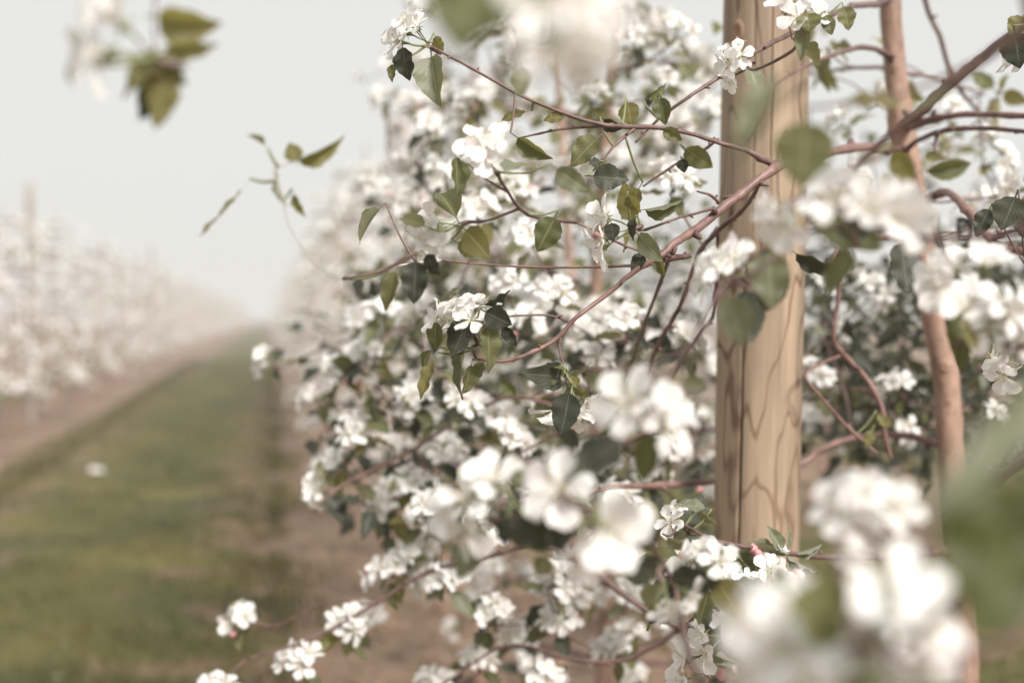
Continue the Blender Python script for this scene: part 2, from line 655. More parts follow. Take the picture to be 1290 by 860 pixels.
tvb, tfb = [(-.5, 0, 0), (.5, 0, 0), (.3, .4, .6), (-.3, .4, .6), (0, 1.2, 1)], [(0, 1, 2, 3), (3, 2, 4)]
gm = np.concatenate([blades(-1.95, 0.1, 1.5, 40, 52000, 1), blades(1.45, 3.4, 2.5, 20, 14000, 2), blades(-2.15, -1.8, 2, 40, 5200, 3, 0.08), blades(0.0, 0.42, 1.5, 30, 6500, 4, 0.06)])
ragged = (gm[:, 0, 3] > -0.05) & (gm[:, 0, 3] < 1)
keep = np.sin(gm[:, 1, 3] * 2.1) * .16 + np.sin(gm[:, 1, 3] * 5.3 + 1) * .12 + .16 > gm[:, 0, 3] - 0.02
gm = gm[~ragged | keep]
go = link('grass', join_mesh('grass', tvb, tfb, gm, [BLADE]))
go['kind'] = 'stuff'

gs = np.random.default_rng(31)
n = 5200
cm = np.zeros((n, 4, 4))
sz = 0.012 + 0.04 * gs.uniform(0, 1, n) ** 4
an = gs.uniform(0, 6.28, n)
cm[:, 0, 0], cm[:, 1, 0], cm[:, 0, 1], cm[:, 1, 1] = np.cos(an) * sz, np.sin(an) * sz * .8, -np.sin(an) * sz, np.cos(an) * sz * .7
cm[:, 2, 2] = sz * gs.uniform(.3, .8, n)
cm[:, 0, 3] = np.where(gs.uniform(0, 1, n) < .75, gs.normal(.78, .42, n), gs.normal(-2.65, .4, n))
cm[:, 1, 3] = 1.2 + 14 * gs.uniform(0, 1, n) ** 1.6 + np.where(cm[:, 0, 3] < -1, 4, 0)
cm[:, 2, 3], cm[:, 3, 3] = 0.006, 1
cl = link('soil_clods', join_mesh('soil_clods', [(1, 0, .1), (.4, .9, 0), (-.8, .6, .2), (-.9, -.5, 0), (.3, -1, .1), (.1, .1, .9), (-.3, -.2, .8)], [(0, 1, 5), (1, 2, 5), (2, 3, 6), (2, 6, 5), (3, 4, 6), (4, 0, 5), (4, 5, 6)], cm, [SOIL]))
cl['kind'] = 'stuff'

# fallen petals on the soil and the grass
g = np.random.default_rng(9)
n = 900
pm = np.zeros((n, 4, 4))
a = g.uniform(0, 6.28, n)
s = g.uniform(0.012, 0.019, n)
pm[:, 0, 0], pm[:, 1, 0], pm[:, 0, 1], pm[:, 1, 1], pm[:, 2, 2] = np.cos(a) * s, np.sin(a) * s, -np.sin(a) * s, np.cos(a) * s, s
pm[:, 0, 3] = np.where(g.uniform(0, 1, n) < 0.75, g.normal(0.72, 0.35, n), g.uniform(-1.9, 3.4, n))
pm[:, 1, 3] = 1.5 + 12 * g.uniform(0, 1, n) ** 1.5
pm[:, 2, 3] = np.where((pm[:, 0, 3] > 0.1) & (pm[:, 0, 3] < 1.42), 0.008, 0.05)
pm[:, 3, 3] = 1
fo = link('fallen_petals', join_mesh('fallen_petals', [(-.4, 0, .05), (0, -.5, 0), (.4, 0, .1), (.3, .5, .1), (-.3, .5, .15)], [(0, 1, 2, 3, 4)], pm, [PETAL]))
fo['kind'] = 'stuff'


# ------------------------------------------------------------------ haze over the rows
HM = bpy.data.materials.new('pale morning haze')
HM.use_nodes = True
hn = HM.node_tree.nodes
hn.remove(hn['Principled BSDF'])
pv = hn.new('ShaderNodeVolumePrincipled')
pv.inputs['Color'].default_value = (0.97, 0.97, 0.97, 1)
pv.inputs['Density'].default_value = 0.0040
HM.node_tree.links.new(pv.outputs[0], hn['Material Output'].inputs['Volume'])
hx, hy0, hy1, hz0, hz1 = 202, -62, 402, -1.0, 3.2
hv = [(a, b, c) for c in (hz0, hz1) for a, b in ((-hx, hy0), (hx, hy0), (hx, hy1), (-hx, hy1))]
ho = link('haze', mesh_from('haze', hv, [(3, 2, 1, 0), (4, 5, 6, 7), (0, 1, 5, 4), (1, 2, 6, 5), (2, 3, 7, 6), (3, 0, 4, 7)], [HM], None, None, False))
ho['kind'] = 'stuff'

# ------------------------------------------------------------------ posts
def wood_mat():
    M, N, L, bs = mat('weathered pine post')
    tc = N.new('ShaderNodeTexCoord')
    o = tc.outputs['Object']
    fine = noise(N, L, mapping(N, L, o, (1, 1, 0.03)), 260, 4, 0.6)
    band = noise(N, L, mapping(N, L, o, (1, 1, 0.27)), 22, 2, 0.4)
    big = noise(N, L, mapping(N, L, o, (1, 1, 0.35)), 7, 3, 0.5)
    # growth-ring contours cut by the round of the post
    ring = math_node(N, L, 'ABSOLUTE', math_node(N, L, 'SUBTRACT', math_node(N, L, 'FRACT', math_node(N, L, 'MULTIPLY', band.outputs[0], 5.0)), 0.5))
    line = N.new('ShaderNodeMapRange')
    line.inputs[1].default_value, line.inputs[2].default_value = 0.03, 0.12
    line.inputs[3].default_value, line.inputs[4].default_value = 0.95, 0.0
    L.new(ring, line.inputs[0])
    base = ramp(N, [(0.25, (0.255, 0.182, 0.124)), (0.5, (0.365, 0.272, 0.190)), (0.75, (0.46, 0.360, 0.262))])
    L.new(math_node(N, L, 'ADD', math_node(N, L, 'MULTIPLY', fine.outputs[0], 0.55), math_node(N, L, 'MULTIPLY', big.outputs[0], 0.45)), base.inputs[0])
    sel = ramp(N, [(0.42, (0, 0, 0)), (0.58, (1, 1, 1))])
    L.new(big.outputs[0], sel.inputs[0])
    f = math_node(N, L, 'MULTIPLY', line.outputs[0], math_node(N, L, 'ADD', math_node(N, L, 'MULTIPLY', sel.outputs[0], 0.35), 0.65))
    c = mixc(N, L, f, base.outputs[0], (0.145, 0.075, 0.042))
    gr = ramp(N, [(0.42, (1, 1, 1)), (0.60, (0.70, 0.70, 0.71))])
    L.new(noise(N, L, mapping(N, L, o, (1, 1, 0.08)), 30, 3).outputs[0], gr.inputs[0])
    c = mixc(N, L, 1.0, c, gr.outputs[0], 'MULTIPLY')
    L.new(c, bs.inputs['Base Color'])
    bp = N.new('ShaderNodeBump')
    bp.inputs['Strength'].default_value = 0.35
    bp.inputs['Distance'].default_value = 0.001
    L.new(fine.outputs[0], bp.inputs['Height'])
    L.new(bp.outputs[0], bs.inputs['Normal'])
    bs.inputs['Roughness'].default_value = 0.75
    return M


WOOD = wood_mat()
KNOT = plain('wood knot', (0.27, 0.165, 0.11), 0.7)
GREYWOOD = plain('grey weathered post wood', (0.30, 0.26, 0.225), 0.8)


def post_mesh(h, r0, r1, cracks, nz=70):
    ths = set(round(2 * math.pi * k / 48, 4) for k in range(48))
    for a, *_ in cracks:
        for e in (-0.075, -0.04, -0.02, 0, 0.02, 0.04, 0.075):
            ths.add(round((a + e) % (2 * math.pi), 4))
    ths = sorted(ths)
    n = len(ths)
    V, F = [], []
    for j in range(nz + 1):
        z = h * j / nz
        r = r0 + (r1 - r0) * j / nz + 0.0012 * math.sin(z * 5)
        for th in ths:
            rr = r * (1 + 0.012 * math.sin(2 * th + 1) + 0.006 * math.sin(5 * th + z * 3))
            for a, zlo, zhi, wd, dp in cracks:
                aa = a + 0.02 * math.sin(z * 6)
                e = abs((th - aa + math.pi) % (2 * math.pi) - math.pi)
                if e < wd and zlo < z < zhi:
                    k = min(1, (zhi - z) / 0.25, (z - zlo) / 0.2)
                    rr -= dp * k * (1 - e / wd)
            V.append((rr * math.cos(th), rr * math.sin(th), z))
    for j in range(nz):
        for i in range(n):
            i2 = (i + 1) % n
            F.append((j * n + i, j * n + i2, (j + 1) * n + i2, (j + 1) * n + i))
    F.append(tuple(nz * n + i for i in range(n)))
    return mesh_from('shaft', V, F, [WOOD])


pt, pb = P(966, 0, 1.66), P(952.5, 680, 1.66)
ax = (pt - pb).normalized()
foot = pb - ax * ((pb.z + 0.0) / ax.z)
post = thing('wooden_post', 'round pale pine orchard post with a dark drying crack, standing among the branches', 'post', foot)
q = ax.to_track_quat('Z', 'Y').to_matrix()
tocam = math.atan2(*((CAM - foot).to_2d())[::-1]) if False else math.atan2(CAM.y - foot.y, CAM.x - foot.x)
# the track quaternion may turn the post: find the angle of the camera in post axes
lc = q.inverted() @ (CAM - foot)
ac = math.atan2(lc.y, lc.x)
sh = link('shaft', post_mesh(2.65, 0.0530, 0.0455, [(ac - 0.42, -1, 1.36, 0.036, 0.022), (ac + 0.15, 1.3, 2.2, 0.02, 0.004), (ac - 0.25, 1.35, 1.9, 0.018, 0.004)]), post, q.to_4x4())
sh.location = (0, 0, 0)
# the knot high on the post
zk = (P(932, 33, 1.6) - foot).dot(ax)
ang = ac - 0.72
kn = Vector((math.cos(ang), math.sin(ang), 0)) * (0.0530 - 0.0075 * zk / 2.65 + 0.0008) + Vector((0, 0, zk))
kv, kf = [], []
for j, (rr, dz) in enumerate(((0.013, -0.003), (0.011, 0.001), (0.007, 0.0018), (0.004, 0.0004), (0.0, 0.0008))):
    for i in range(12):
        t = i * math.pi / 6
        kv.append((rr * math.cos(t) * 0.8, rr * math.sin(t) * 1.25, dz))
for j in range(4):
    for i in range(12):
        kf.append((j * 12 + i, j * 12 + (i + 1) % 12, (j + 1) * 12 + (i + 1) % 12, (j + 1) * 12 + i))
ko = link('knot', mesh_from('knot', kv, kf, [KNOT]), post, q.to_4x4() @ Matrix.Translation(kn) @ frame_yz(Vector((0, 0, 1)), Vector((math.cos(ang), math.sin(ang), 0))).to_4x4())
far_post = post_mesh(2.85, 0.048, 0.042, [], 12)
far_post.materials[0] = GREYWOOD
for i, (x, y, lab, gp) in enumerate(((-2.80, 17.6, 'tall pale post rising above the blossom of the left-hand row', None),
                                     (-2.66, 33.4, 'distant post tip rising faintly from the hazy part of the left-hand row', None))):
    p = thing('wooden_post', lab, 'post', (x, y, 0), 'posts along the tree rows')
    link('shaft', far_post, p)
post['group'] = 'posts along the tree rows'


# ------------------------------------------------------------------ far and middle trees, grown along a wire
def low_flower(nseg=2):
    """small flower, petals joined at the heart: unit petal length, facing +Z"""
    V, F, UV = [(0, 0, 0.0)], [], [(0.5, 0.0)]
    for k in range(5):
        a = k * 1.2566
        d = np.array((math.cos(a), math.sin(a), 0))
        e = np.array((-d[1], d[0], 0))
        b = len(V)
        el = 0.30 + 0.1 * ((k * 7) % 3)
        for (t, s, z, u, v) in ((0.5, 0.40, 0.20, 0.1, .5), (0.95, 0.24, 0.24, 0.2, .95), (1.04, 0.0, 0.16, .5, 1.0), (0.95, -0.24, 0.24, .8, .95), (0.5, -0.40, 0.20, .9, .5), (0.55, 0, 0.05, .5, .5)):
            V.append(tuple(d * t + e * s + np.array((0, 0, z + el * t))))
            UV.append((u, v))
        F += [(0, b + 5, b + 0), (b, b + 5, b + 2, b + 1), (b + 5, b + 4, b + 3, b + 2), (0, b + 4, b + 5)]
    return V, F, UV


def mid_flower(k):
    """flower in one mesh: petals, stamen tuft and stalk, all joined at the heart"""
    rd = random.Random(900 + k)
    V, F, UV = [(0, 0, 0)], [], [(0.5, 0.3)]
    mi = []
    op = R((6, 16, 28, 42)[k % 4])
    for q in range(5):
        a = q * 1.2566 + rd.uniform(-.12, .12)
        o = op + rd.uniform(-.2, .2)
        d = Vector((math.cos(a) * math.cos(o), math.sin(a) * math.cos(o), math.sin(o)))
        e = Vector((-math.sin(a), math.cos(a), 0))
        nn = d.cross(e) * -1
        b = len(V)
        L_ = rd.uniform(0.9, 1.08)
        rows = ((0.22, .12, .0), (0.55, .40, .03), (0.85, .40, .05), (1.02, .2, .0))
        for t, wv, z in rows:
            for s in (-1, 0, 1):
                V.append(d * (t * L_ - (0.05 if s and t > 1 else 0)) + e * (s * wv) - nn * (-0.16 * abs(s) * (wv / .4) + rd.uniform(-.03, .03)))
                UV.append((0.5 + s * 0.4, t * 0.95))
        F += [(0, b, b + 1), (0, b + 1, b + 2)]
        mi += [0, 0]
        for j in range(3):
            for i in range(2):
                F.append((b + j * 3 + i, b + j * 3 + i + 1, b + j * 3 + i + 4, b + j * 3 + i + 3))
                mi.append(0)
    for q in range(6):
        a = q * 1.047
        b = len(V)
        V += [Vector((math.cos(a) * .2, math.sin(a) * .2, .33)), Vector((math.cos(a + .5) * .22, math.sin(a + .5) * .22, .30))]
        UV += [(0.5, .5)] * 2
        F.append((0, b, b + 1))
        mi.append(1)
    b = len(V)
    V += [Vector((.05, 0, -1.2)), Vector((-.03, .05, -1.2)), Vector((-.03, -.05, -1.2))]
    UV += [(0.5, .5)] * 3
    F += [(0, b, b + 1), (0, b + 1, b + 2), (0, b + 2, b)]
    mi += [2] * 3
    return mesh_from('blossom', V, F, [PETAL, STAMEN, STALK], UV, mi)


MIDF = [mid_flower(k) for k in range(4)]
LOWF = low_flower()
LOWL = ([(0, 0, 0), (-.3, .45, .12), (0, .5, 0), (.3, .45, .12), (0, 1, -.12)], [(0, 2, 1), (0, 3, 2), (1, 2, 4), (2, 3, 4)], [(.5, 0), (0, .45), (.5, .5), (1, .45), (.5, 1)])


def grow(seed, h=2.35, zmin=0.5, nlimb=20, reach=0.62, per=13, narrow=0.8):
    """skeleton of one trained tree at the origin: trunk line, limbs, and where the flower spurs sit"""
    rd = random.Random(seed)
    trunk = []
    jx, jy = rd.uniform(-.04, .04), rd.uniform(-.04, .04)
    for k in range(9):
        t = k / 8
        trunk.append((Vector((jx * math.sin(t * 4) + rd.uniform(-.012, .012), jy * math.sin(t * 3) + rd.uniform(-.012, .012), h * t)), 0.019 * (1 - t) + 0.004))
    tl = smooth_line(trunk, 3)
    limbs, spurs = [], []
    for k in range(nlimb):
        t = (k + rd.uniform(0, .8)) / nlimb
        z = zmin + (h - zmin - 0.1) * t
        az = k * 2.4 + rd.uniform(-.4, .4)
        ln = reach * (1.0 - 0.55 * t) * rd.uniform(0.75, 1.2)
        d = Vector((math.cos(az) * narrow, math.sin(az), 0))
        b = tl[min(len(tl) - 1, int(z / h * (len(tl) - 1)))][0]
        rise, droop = rd.uniform(0.05, 0.35), rd.uniform(0.1, 0.5)
        pts = []
        for q in range(6):
            u = q / 5
            pts.append((b + d * (ln * u) + Vector((rd.uniform(-.02, .02), rd.uniform(-.02, .02), ln * (rise * u - droop * u * u))) * (1 if q else 0), 0.0065 * (1 - u) * (1.1 - .4 * t) + 0.0018))
        line = smooth_line(pts, 3)
        side = []
        for q in range(3):
            i = rd.randrange(3, len(line) - 2)
            dd = Vector((rd.uniform(-1, 1) * narrow, rd.uniform(-1, 1), rd.uniform(-.3, .8))).normalized()
            l2 = rd.uniform(.10, .24)
            side.append([(line[i][0], .0026), (line[i][0] + dd * l2 * .5 + Vector((0, 0, rd.uniform(-.01, .02))), .002), (line[i][0] + dd * l2 + Vector((0, 0, rd.uniform(-.04, .02))), .0013)])
        limbs.append((line, side))
        for q in range(per):
            if rd.random() < 0.55:
                i = int(len(line) * (rd.random() ** 0.7))
                p = line[min(i, len(line) - 1)][0]
            else:
                s_ = side[rd.randrange(3)]
                p = s_[rd.choice((1, 2, 2))][0]
            out = Vector((p.x - b.x, p.y - b.y, 0))
            u = (out.normalized() * rd.uniform(0, .9) if out.length > .02 else Vector((0, 0, 0))) + Vector((rd.uniform(-.8, .8), rd.uniform(-.8, .8), rd.uniform(-.25, 1)))
            spurs.append((p, u.normalized()))
    return tl, limbs, spurs, rd


def spread_spur(p, u, rd, nf, nl, size=0.019):
    fl, lv = [], []
    base = p + u * 0.012
    for k in range(nf):
        v = (u + Vector((rd.uniform(-1, 1), rd.uniform(-1, 1), rd.uniform(-1, 1))) * 0.75).normalized()
        sc = size * rd.uniform(0.8, 1.12)
        pos = base + v * (0.026 * rd.uniform(.85, 1.3))
        fl.append(Matrix.Translation(pos) @ basis(v, None, rd.uniform(0, 6.28)).to_4x4() @ Matrix.Scale(sc, 4))
    for k in range(nl):
        v = (u * -0.1 + Vector((rd.uniform(-1, 1), rd.uniform(-1, 1), rd.uniform(-.9, .5)))).normalized()
        ln = rd.uniform(0.030, 0.052)
        fr = frame_yz(v, u + Vector((rd.uniform(-.5, .5), rd.uniform(-.5, .5), .6)))
        lv.append(Matrix.Translation(base) @ fr.to_4x4() @ Matrix.Diagonal((ln * rd.uniform(.8, 1.1), ln, ln, 1)))
    return fl, lv


def np4(ms):
    return np.array([[list(r) for r in m_] for m_ in ms])


def far_proto(seed, leafy=0, **kw):
    tl, limbs, spurs, rd = grow(seed, **kw)
    V, F, UV = tube_data(tl, 6)
    tm = mesh_from('trunk', V, F, [BARK], UV)
    V, F, UV = [], [], []
    for line, side in limbs:
        for ln in [line] + side:
            a, b, c = tube_data(ln[::2] if len(ln) > 6 else ln, 4, None, len(V))
            V += a
            F += b
            UV += c
    lm = mesh_from('limbs', V, F, [TWIGR], UV)
    fl, lv = [], []
    for p, u in spurs:
        a, b = spread_spur(p, u, rd, rd.choice((3, 4, 5, 6)) if not leafy else rd.choice((0, 0, 0, 2)), rd.choice((1, 2, 2, 3)) + 5 * leafy, 0.0205)
        fl += a
        lv += b
    fm = join_mesh('blossoms', LOWF[0], LOWF[1], np4(fl), [PETAL], LOWF[2])
    lmsh = join_mesh('foliage', LOWL[0], LOWL[1], np4(lv), [LEAFD if leafy else LEAFY if seed % 2 else LEAF], LOWL[2])
    return tm, lm, fm, lmsh


FAR = [far_proto(s, h=2.5, zmin=0.45, nlimb=19, per=9, reach=.62) for s in (11, 12, 13, 14, 15)]
FARG = [far_proto(s, 1, h=2.3, zmin=0.35, nlimb=22, per=11, reach=.7) for s in (41, 42, 43)]


def far_tree(x, y, i, label, group, sc=1.0, protos=None):
    t = thing('apple_tree', label, 'tree', (x, y, 0), group)
    t.rotation_euler = (0, 0, (i * 2.3) % 6.28)
    t.scale = (sc, sc, sc * (0.94 + 0.12 * ((i * 37) % 10) / 10))
    tm, lm, fm, lv = (protos or FAR)[(i * 3 + i // 5) % len(protos or FAR)]
    link('trunk', tm, t)
    for nm, me in (('branches', lm), ('blossoms', fm), ('foliage', lv)):
        o = link(nm, me, t)
        o['kind'] = 'stuff'
    return t


LINES = {}


def mid_tree(x, y, seed, label, group, nmax=290, skip=None, **kw):
    """a tree near enough to pick its flowers and leaves apart: those nearest the camera are objects"""
    tl, limbs, spurs, rd = grow(seed, **kw)
    t = thing('apple_tree', label, 'tree', (x, y, 0), group)
    o3 = Vector((x, y, 0))
    LINES[t.name] = [[(p + o3, r) for p, r in ln] for ln, sd_ in limbs]
    V, F, UV = tube_data(tl, 9, rd)
    link('trunk', mesh_from('trunk', V, F, [BARK], UV), t)
    for line, side in limbs:
        V, F, UV = tube_data(line, 6)
        b = link('branch', mesh_from('branch', V, F, [TWIGR if rd.random() < .5 else TWIG], UV), t)
        for s_ in side:
            V, F, UV = tube_data(s_, 5)
            link('twig', mesh_from('twig', V, F, [TWIG], UV), b)
    fl, lv = [], []
    for p, u in spurs:
        if skip and skip(p + o3):
            continue
        a, b = spread_spur(p, u, rd, rd.choice((4, 4, 5, 5, 6)), rd.choice((1, 2, 3)) if p.z > 1.25 else rd.choice((2, 3, 4)), 0.0198)
        fl += a
        lv += b
    key = lambda m_: (m_.translation + o3 - CAM).length + rd.uniform(0, .25)
    fl.sort(key=key)
    lv.sort(key=key)
    for m_ in fl[:nmax]:
        link('blossom', MIDF[rd.randrange(4)], t, m_)
    for m_ in lv[:nmax]:
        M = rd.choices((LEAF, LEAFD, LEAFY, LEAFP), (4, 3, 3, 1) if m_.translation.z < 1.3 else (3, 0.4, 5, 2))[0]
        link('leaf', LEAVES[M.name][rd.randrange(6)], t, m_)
    if fl[nmax:]:
        o = link('blossoms', join_mesh('blossoms', LOWF[0], LOWF[1], np4(fl[nmax:]), [PETAL], LOWF[2]), t)
        o['kind'] = 'stuff'
    if lv[nmax:]:
        o = link('foliage', join_mesh('foliage', LOWL[0], LOWL[1], np4(lv[nmax:]), [LEAF], LOWL[2]), t)
        o['kind'] = 'stuff'
    return t


ROWL = 'apple trees in the left-hand row'
ROWR = 'apple trees in the row with the post'
ROWB = 'apple trees in the row seen through the branches'
rr = random.Random(5)
y = 11.6
i = 0
while y < 190:
    lab = 'one of the haze-softened white apple trees across the grass alley, away from the posts'
    for yp, nm_ in ((17.6, 'the tall post across the grass'), (33.4, 'the faint far post across the grass')):
        if 0 <= yp - y < 1.0:
            lab = 'white apple tree standing just in front of ' + nm_
        if 0 < y - yp <= 1.0:
            lab = 'white apple tree standing just behind ' + nm_
    if i == 0:
        lab = 'blossoming apple tree nearest the camera in the row across the grass'
    far_tree(-2.68 + rr.uniform(-.06, .06), y, i, lab, ROWL, rr.uniform(.93, 1.04))
    y += rr.uniform(0.95, 1.2) if y < 45 else 1.6 if y < 90 else 3.4
    i += 1
y = 7.4
while y < 150:
    far_tree(0.70 + rr.uniform(-.05, .05), y, i, 'hazy white apple tree far along the post row, past the trees with distinct blossoms', ROWR, rr.uniform(.95, 1.06))
    y += rr.uniform(1.0, 1.2) if y < 25 else 1.7 if y < 60 else 3.5
    i += 1
y = 4.6
while y < 34:
    far_tree(4.05 + rr.uniform(-.06, .06), y, i, 'leafy dark green apple tree of the next row, seen behind the post and branches', ROWB, rr.uniform(.95, 1.08), FARG)
    y += rr.uniform(1.0, 1.2)
    i += 1

lowdens = lambda p: (p.z < 0.95 and random.random() < 0.55)
T2 = mid_tree(0.70, 2.86, 21, 'second apple tree of the row, its reddish trunk left of the post', ROWR, skip=lambda p: (p.z < 0.95 and random.random() < 0.7) or (p.x > 1.0 and random.random() < .5), h=2.7, per=15)
T3 = mid_tree(0.76, 3.80, 22, 'third apple tree of the row, its thin trunk below the large white blossom', ROWR, skip=lowdens, h=2.7, per=13)
mid_tree(0.70, 4.85, 23, 'fourth apple tree of the row, behind the masses of white blossom', ROWR, skip=lowdens, h=2.6, per=13)
mid_tree(0.72, 6.10, 24, 'fifth apple tree of the row, last with blossoms one can pick apart', ROWR, h=2.5, per=16)

# ------------------------------------------------------------------ the near tree, branch by branch
T1 = thing('apple_tree', 'nearest apple tree with a smooth pinkish trunk just right of the post', 'tree', P(1235, 1689, 1.8), ROWR)
T1.location.z = 0
T0 = thing('apple_tree', 'tree beside the camera whose blurred blossoms and leaves fill the near corners', 'tree', (0.66, 0.42, 0), ROWR)
bpy.context.view_layer.update()
LINES[T1.name], LINES[T0.name] = [], []
rt = random.Random(77)


def branch(tree, pts, material=TWIG, name='branch', seg=8, knobs=True, px=True):
    """pts: (px, py, depth, half-width in photo pixels)"""
    raw = [(P(a, b, d), r * d / FPX * (1 if name == 'trunk' else 0.74)) for a, b, d, r in pts] if px else pts
    line = smooth_line(raw, 5)
    if knobs:
        l2 = []
        for j, (p, r) in enumerate(line):
            f = 1 + (0.28 if rt.random() < 0.10 else 0) + rt.uniform(-.05, .05)
            l2.append((p + Vector((rt.uniform(-1, 1), rt.uniform(-1, 1), rt.uniform(-1, 1))) * r * 0.16, r * (f + rt.uniform(-.06, .06))))
        line = l2
    o = tube_obj(name, line, material, tree, seg, rt)
    LINES[tree.name].append(line)
    # small spur stubs and resting buds
    if knobs and len(line) > 8:
        for j in range(3, len(line) - 2, 4):
            if rt.random() < 0.75:
                p, r = line[j]
                d = Vector((rt.uniform(-1, 1), rt.uniform(-1, 1), rt.uniform(-.6, 1))).normalized()
                s_ = max(r, 0.0016)
                tube_obj('spur', [(p, s_ * .7), (p + d * s_ * 1.6, s_ * .75), (p + d * s_ * 2.6, s_ * .5), (p + d * s_ * 3.1, s_ * .12)], TWIG, tree, 5)
    return o


# trunk
branch(T1, [(1066, -760, 1.8, 7), (1085, -420, 1.8, 10), (1110, -140, 1.8, 12), (1121, 0, 1.8, 13.5), (1128, 90, 1.8, 13.5), (1137, 165, 1.8, 16.5), (1152, 250, 1.8, 15.5), (1168, 350, 1.8, 15.5), (1183, 430, 1.8, 16), (1190, 462, 1.8, 17.5), (1194, 490, 1.8, 16), (1196, 540, 1.8, 17), (1203, 620, 1.8, 17), (1212, 760, 1.8, 17.5), (1224, 1200, 1.8, 18.5), (1235, 1700, 1.8, 22)], BARK, 'trunk', 16, False)
B = branch
B(T1, [(1140, 190, 1.78, 8), (1090, 186, 1.66, 7.5), (1040, 192, 1.48, 8), (985, 208, 1.33, 8), (945, 235, 1.30, 8), (915, 258, 1.29, 8), (880, 287, 1.27, 7.5), (850, 306, 1.25, 7), (832, 322, 1.24, 6), (800, 341, 1.24, 5), (765, 370, 1.24, 4.2), (725, 401, 1.23, 4), (700, 427, 1.23, 3.8), (665, 446, 1.22, 3.4), (633, 455, 1.22, 2.8), (600, 452, 1.21, 2.2)], TWIGR)
B(T1, [(985, 208, 1.33, 6), (972, 206, 1.32, 6), (940, 190, 1.31, 4.6), (905, 180, 1.30, 4.2), (868, 168, 1.29, 4), (830, 161, 1.28, 4), (795, 160, 1.28, 4.2), (765, 158, 1.28, 4.2), (722, 147, 1.27, 3.2), (660, 122, 1.27, 2.8), (610, 95, 1.26, 2.5), (568, 72, 1.25, 2.2), (545, 60, 1.25, 2)], TWIG)
B(T1, [(770, 159, 1.28, 3), (740, 160, 1.28, 2.4), (700, 164, 1.28, 2), (655, 174, 1.29, 1.5)], TWIGR, 'twig')
B(T1, [(800, 162, 1.28, 3), (778, 180, 1.27, 2.5), (757, 203, 1.26, 2)], TWIG, 'twig')
B(T1, [(835, 325, 1.25, 4.5), (870, 322, 1.32, 4), (820, 332, 1.26, 3), (760, 336, 1.28, 2.4), (690, 337, 1.3, 2.2), (620, 334, 1.32, 2), (556, 328, 1.34, 2)], TWIGR)
B(T1, [(960, 225, 1.32, 4), (938, 262, 1.38, 4), (905, 290, 1.42, 4.2), (880, 320, 1.44, 4), (865, 365, 1.46, 4), (850, 398, 1.48, 4), (832, 428, 1.50, 3.5), (815, 472, 1.55, 3)], TWIG)
B(T1, [(905, 290, 1.42, 4), (900, 390, 1.55, 3.5), (885, 415, 1.56, 3.4), (860, 450, 1.58, 3), (848, 476, 1.6, 2.5)], TWIG)
B(T1, [(715, 405, 1.23, 2.2), (690, 397, 1.22, 1.8), (642, 398, 1.21, 1.6)], TWIG, 'twig')
B(T1, [(706, 425, 1.23, 2), (705, 440, 1.22, 1.8), (710, 460, 1.21, 1.8)], TWIG, 'twig')
B(T1, [(900, 262, 1.28, 3), (880, 268, 1.27, 2.4), (850, 276, 1.25, 2.2), (812, 290, 1.23, 2.6)], TWIG, 'twig')
B(T1, [(834, 322, 1.24, 3), (800, 314, 1.23, 2.2), (770, 302, 1.22, 2), (726, 280, 1.21, 1.8)], TWIGR, 'twig')
B(T1, [(905, 255, 1.29, 3), (895, 246, 1.27, 2.6), (878, 241, 1.26, 1.6)], TWIGR, 'spur')
B(T1, [(1122, -8, 1.8, 9), (1105, 5, 1.72, 6), (1075, 8, 1.6, 5), (1030, 26, 1.48, 4.6), (985, 48, 1.4, 4.4), (945, 70, 1.36, 4.4), (895, 104, 1.34, 3.6), (862, 126, 1.33, 3), (830, 150, 1.33, 2.4), (800, 180, 1.33, 1.8)], TWIG)
B(T1, [(905, 175, 1.36, 2.4), (885, 190, 1.37, 2.6), (850, 208, 1.38, 2.4), (810, 235, 1.38, 1.8)], TWIG, 'twig')
B(T1, [(1126, 78, 1.8, 6), (1108, 64, 1.74, 5.5), (1080, 60, 1.68, 4.6), (1030, 77, 1.58, 3), (985, 101, 1.5, 2.2), (930, 145, 1.44, 1.5)], TWIG)
B(T1, [(1130, 90, 1.82, 4), (1105, 85, 1.95, 3.4), (1060, 87, 2.05, 3), (1022, 95, 2.15, 2)], TWIG)
B(T1, [(1130, 92, 1.82, 4), (1160, 95, 1.98, 3.6), (1200, 106, 2.1, 3), (1240, 118, 2.2, 2)], TWIGR)
B(T1, [(1140, -120, 1.9, 6), (1165, 0, 2.0, 4.4), (1183, 45, 2.02, 4.2), (1198, 92, 2.05, 4.2), (1216, 122, 2.05, 3.4), (1238, 145, 2.08, 2.6), (1250, 160, 2.1, 2)], TWIG)
B(T1, [(1140, 162, 1.8, 9), (1160, 155, 1.74, 7), (1200, 146, 1.68, 5.4), (1245, 144, 1.6, 5), (1310, 148, 1.5, 4.8)], TWIGR)
B(T1, [(1136, 195, 1.8, 6), (1155, 178, 1.72, 4.6), (1180, 167, 1.66, 4.6), (1200, 163, 1.63, 4.4), (1245, 162, 1.58, 4), (1310, 168, 1.5, 3.4)], TWIG)
B(T1, [(1182, 168, 1.66, 4), (1178, 178, 1.65, 2.6), (1177, 192, 1.64, 2.6)], TWIG, 'spur')
B(T1, [(1138, 158, 1.8, 8), (1160, 142, 1.72, 7), (1185, 115, 1.64, 6.6), (1225, 82, 1.54, 6.2), (1262, 52, 1.42, 6), (1310, 20, 1.3, 5)], TWIGR)
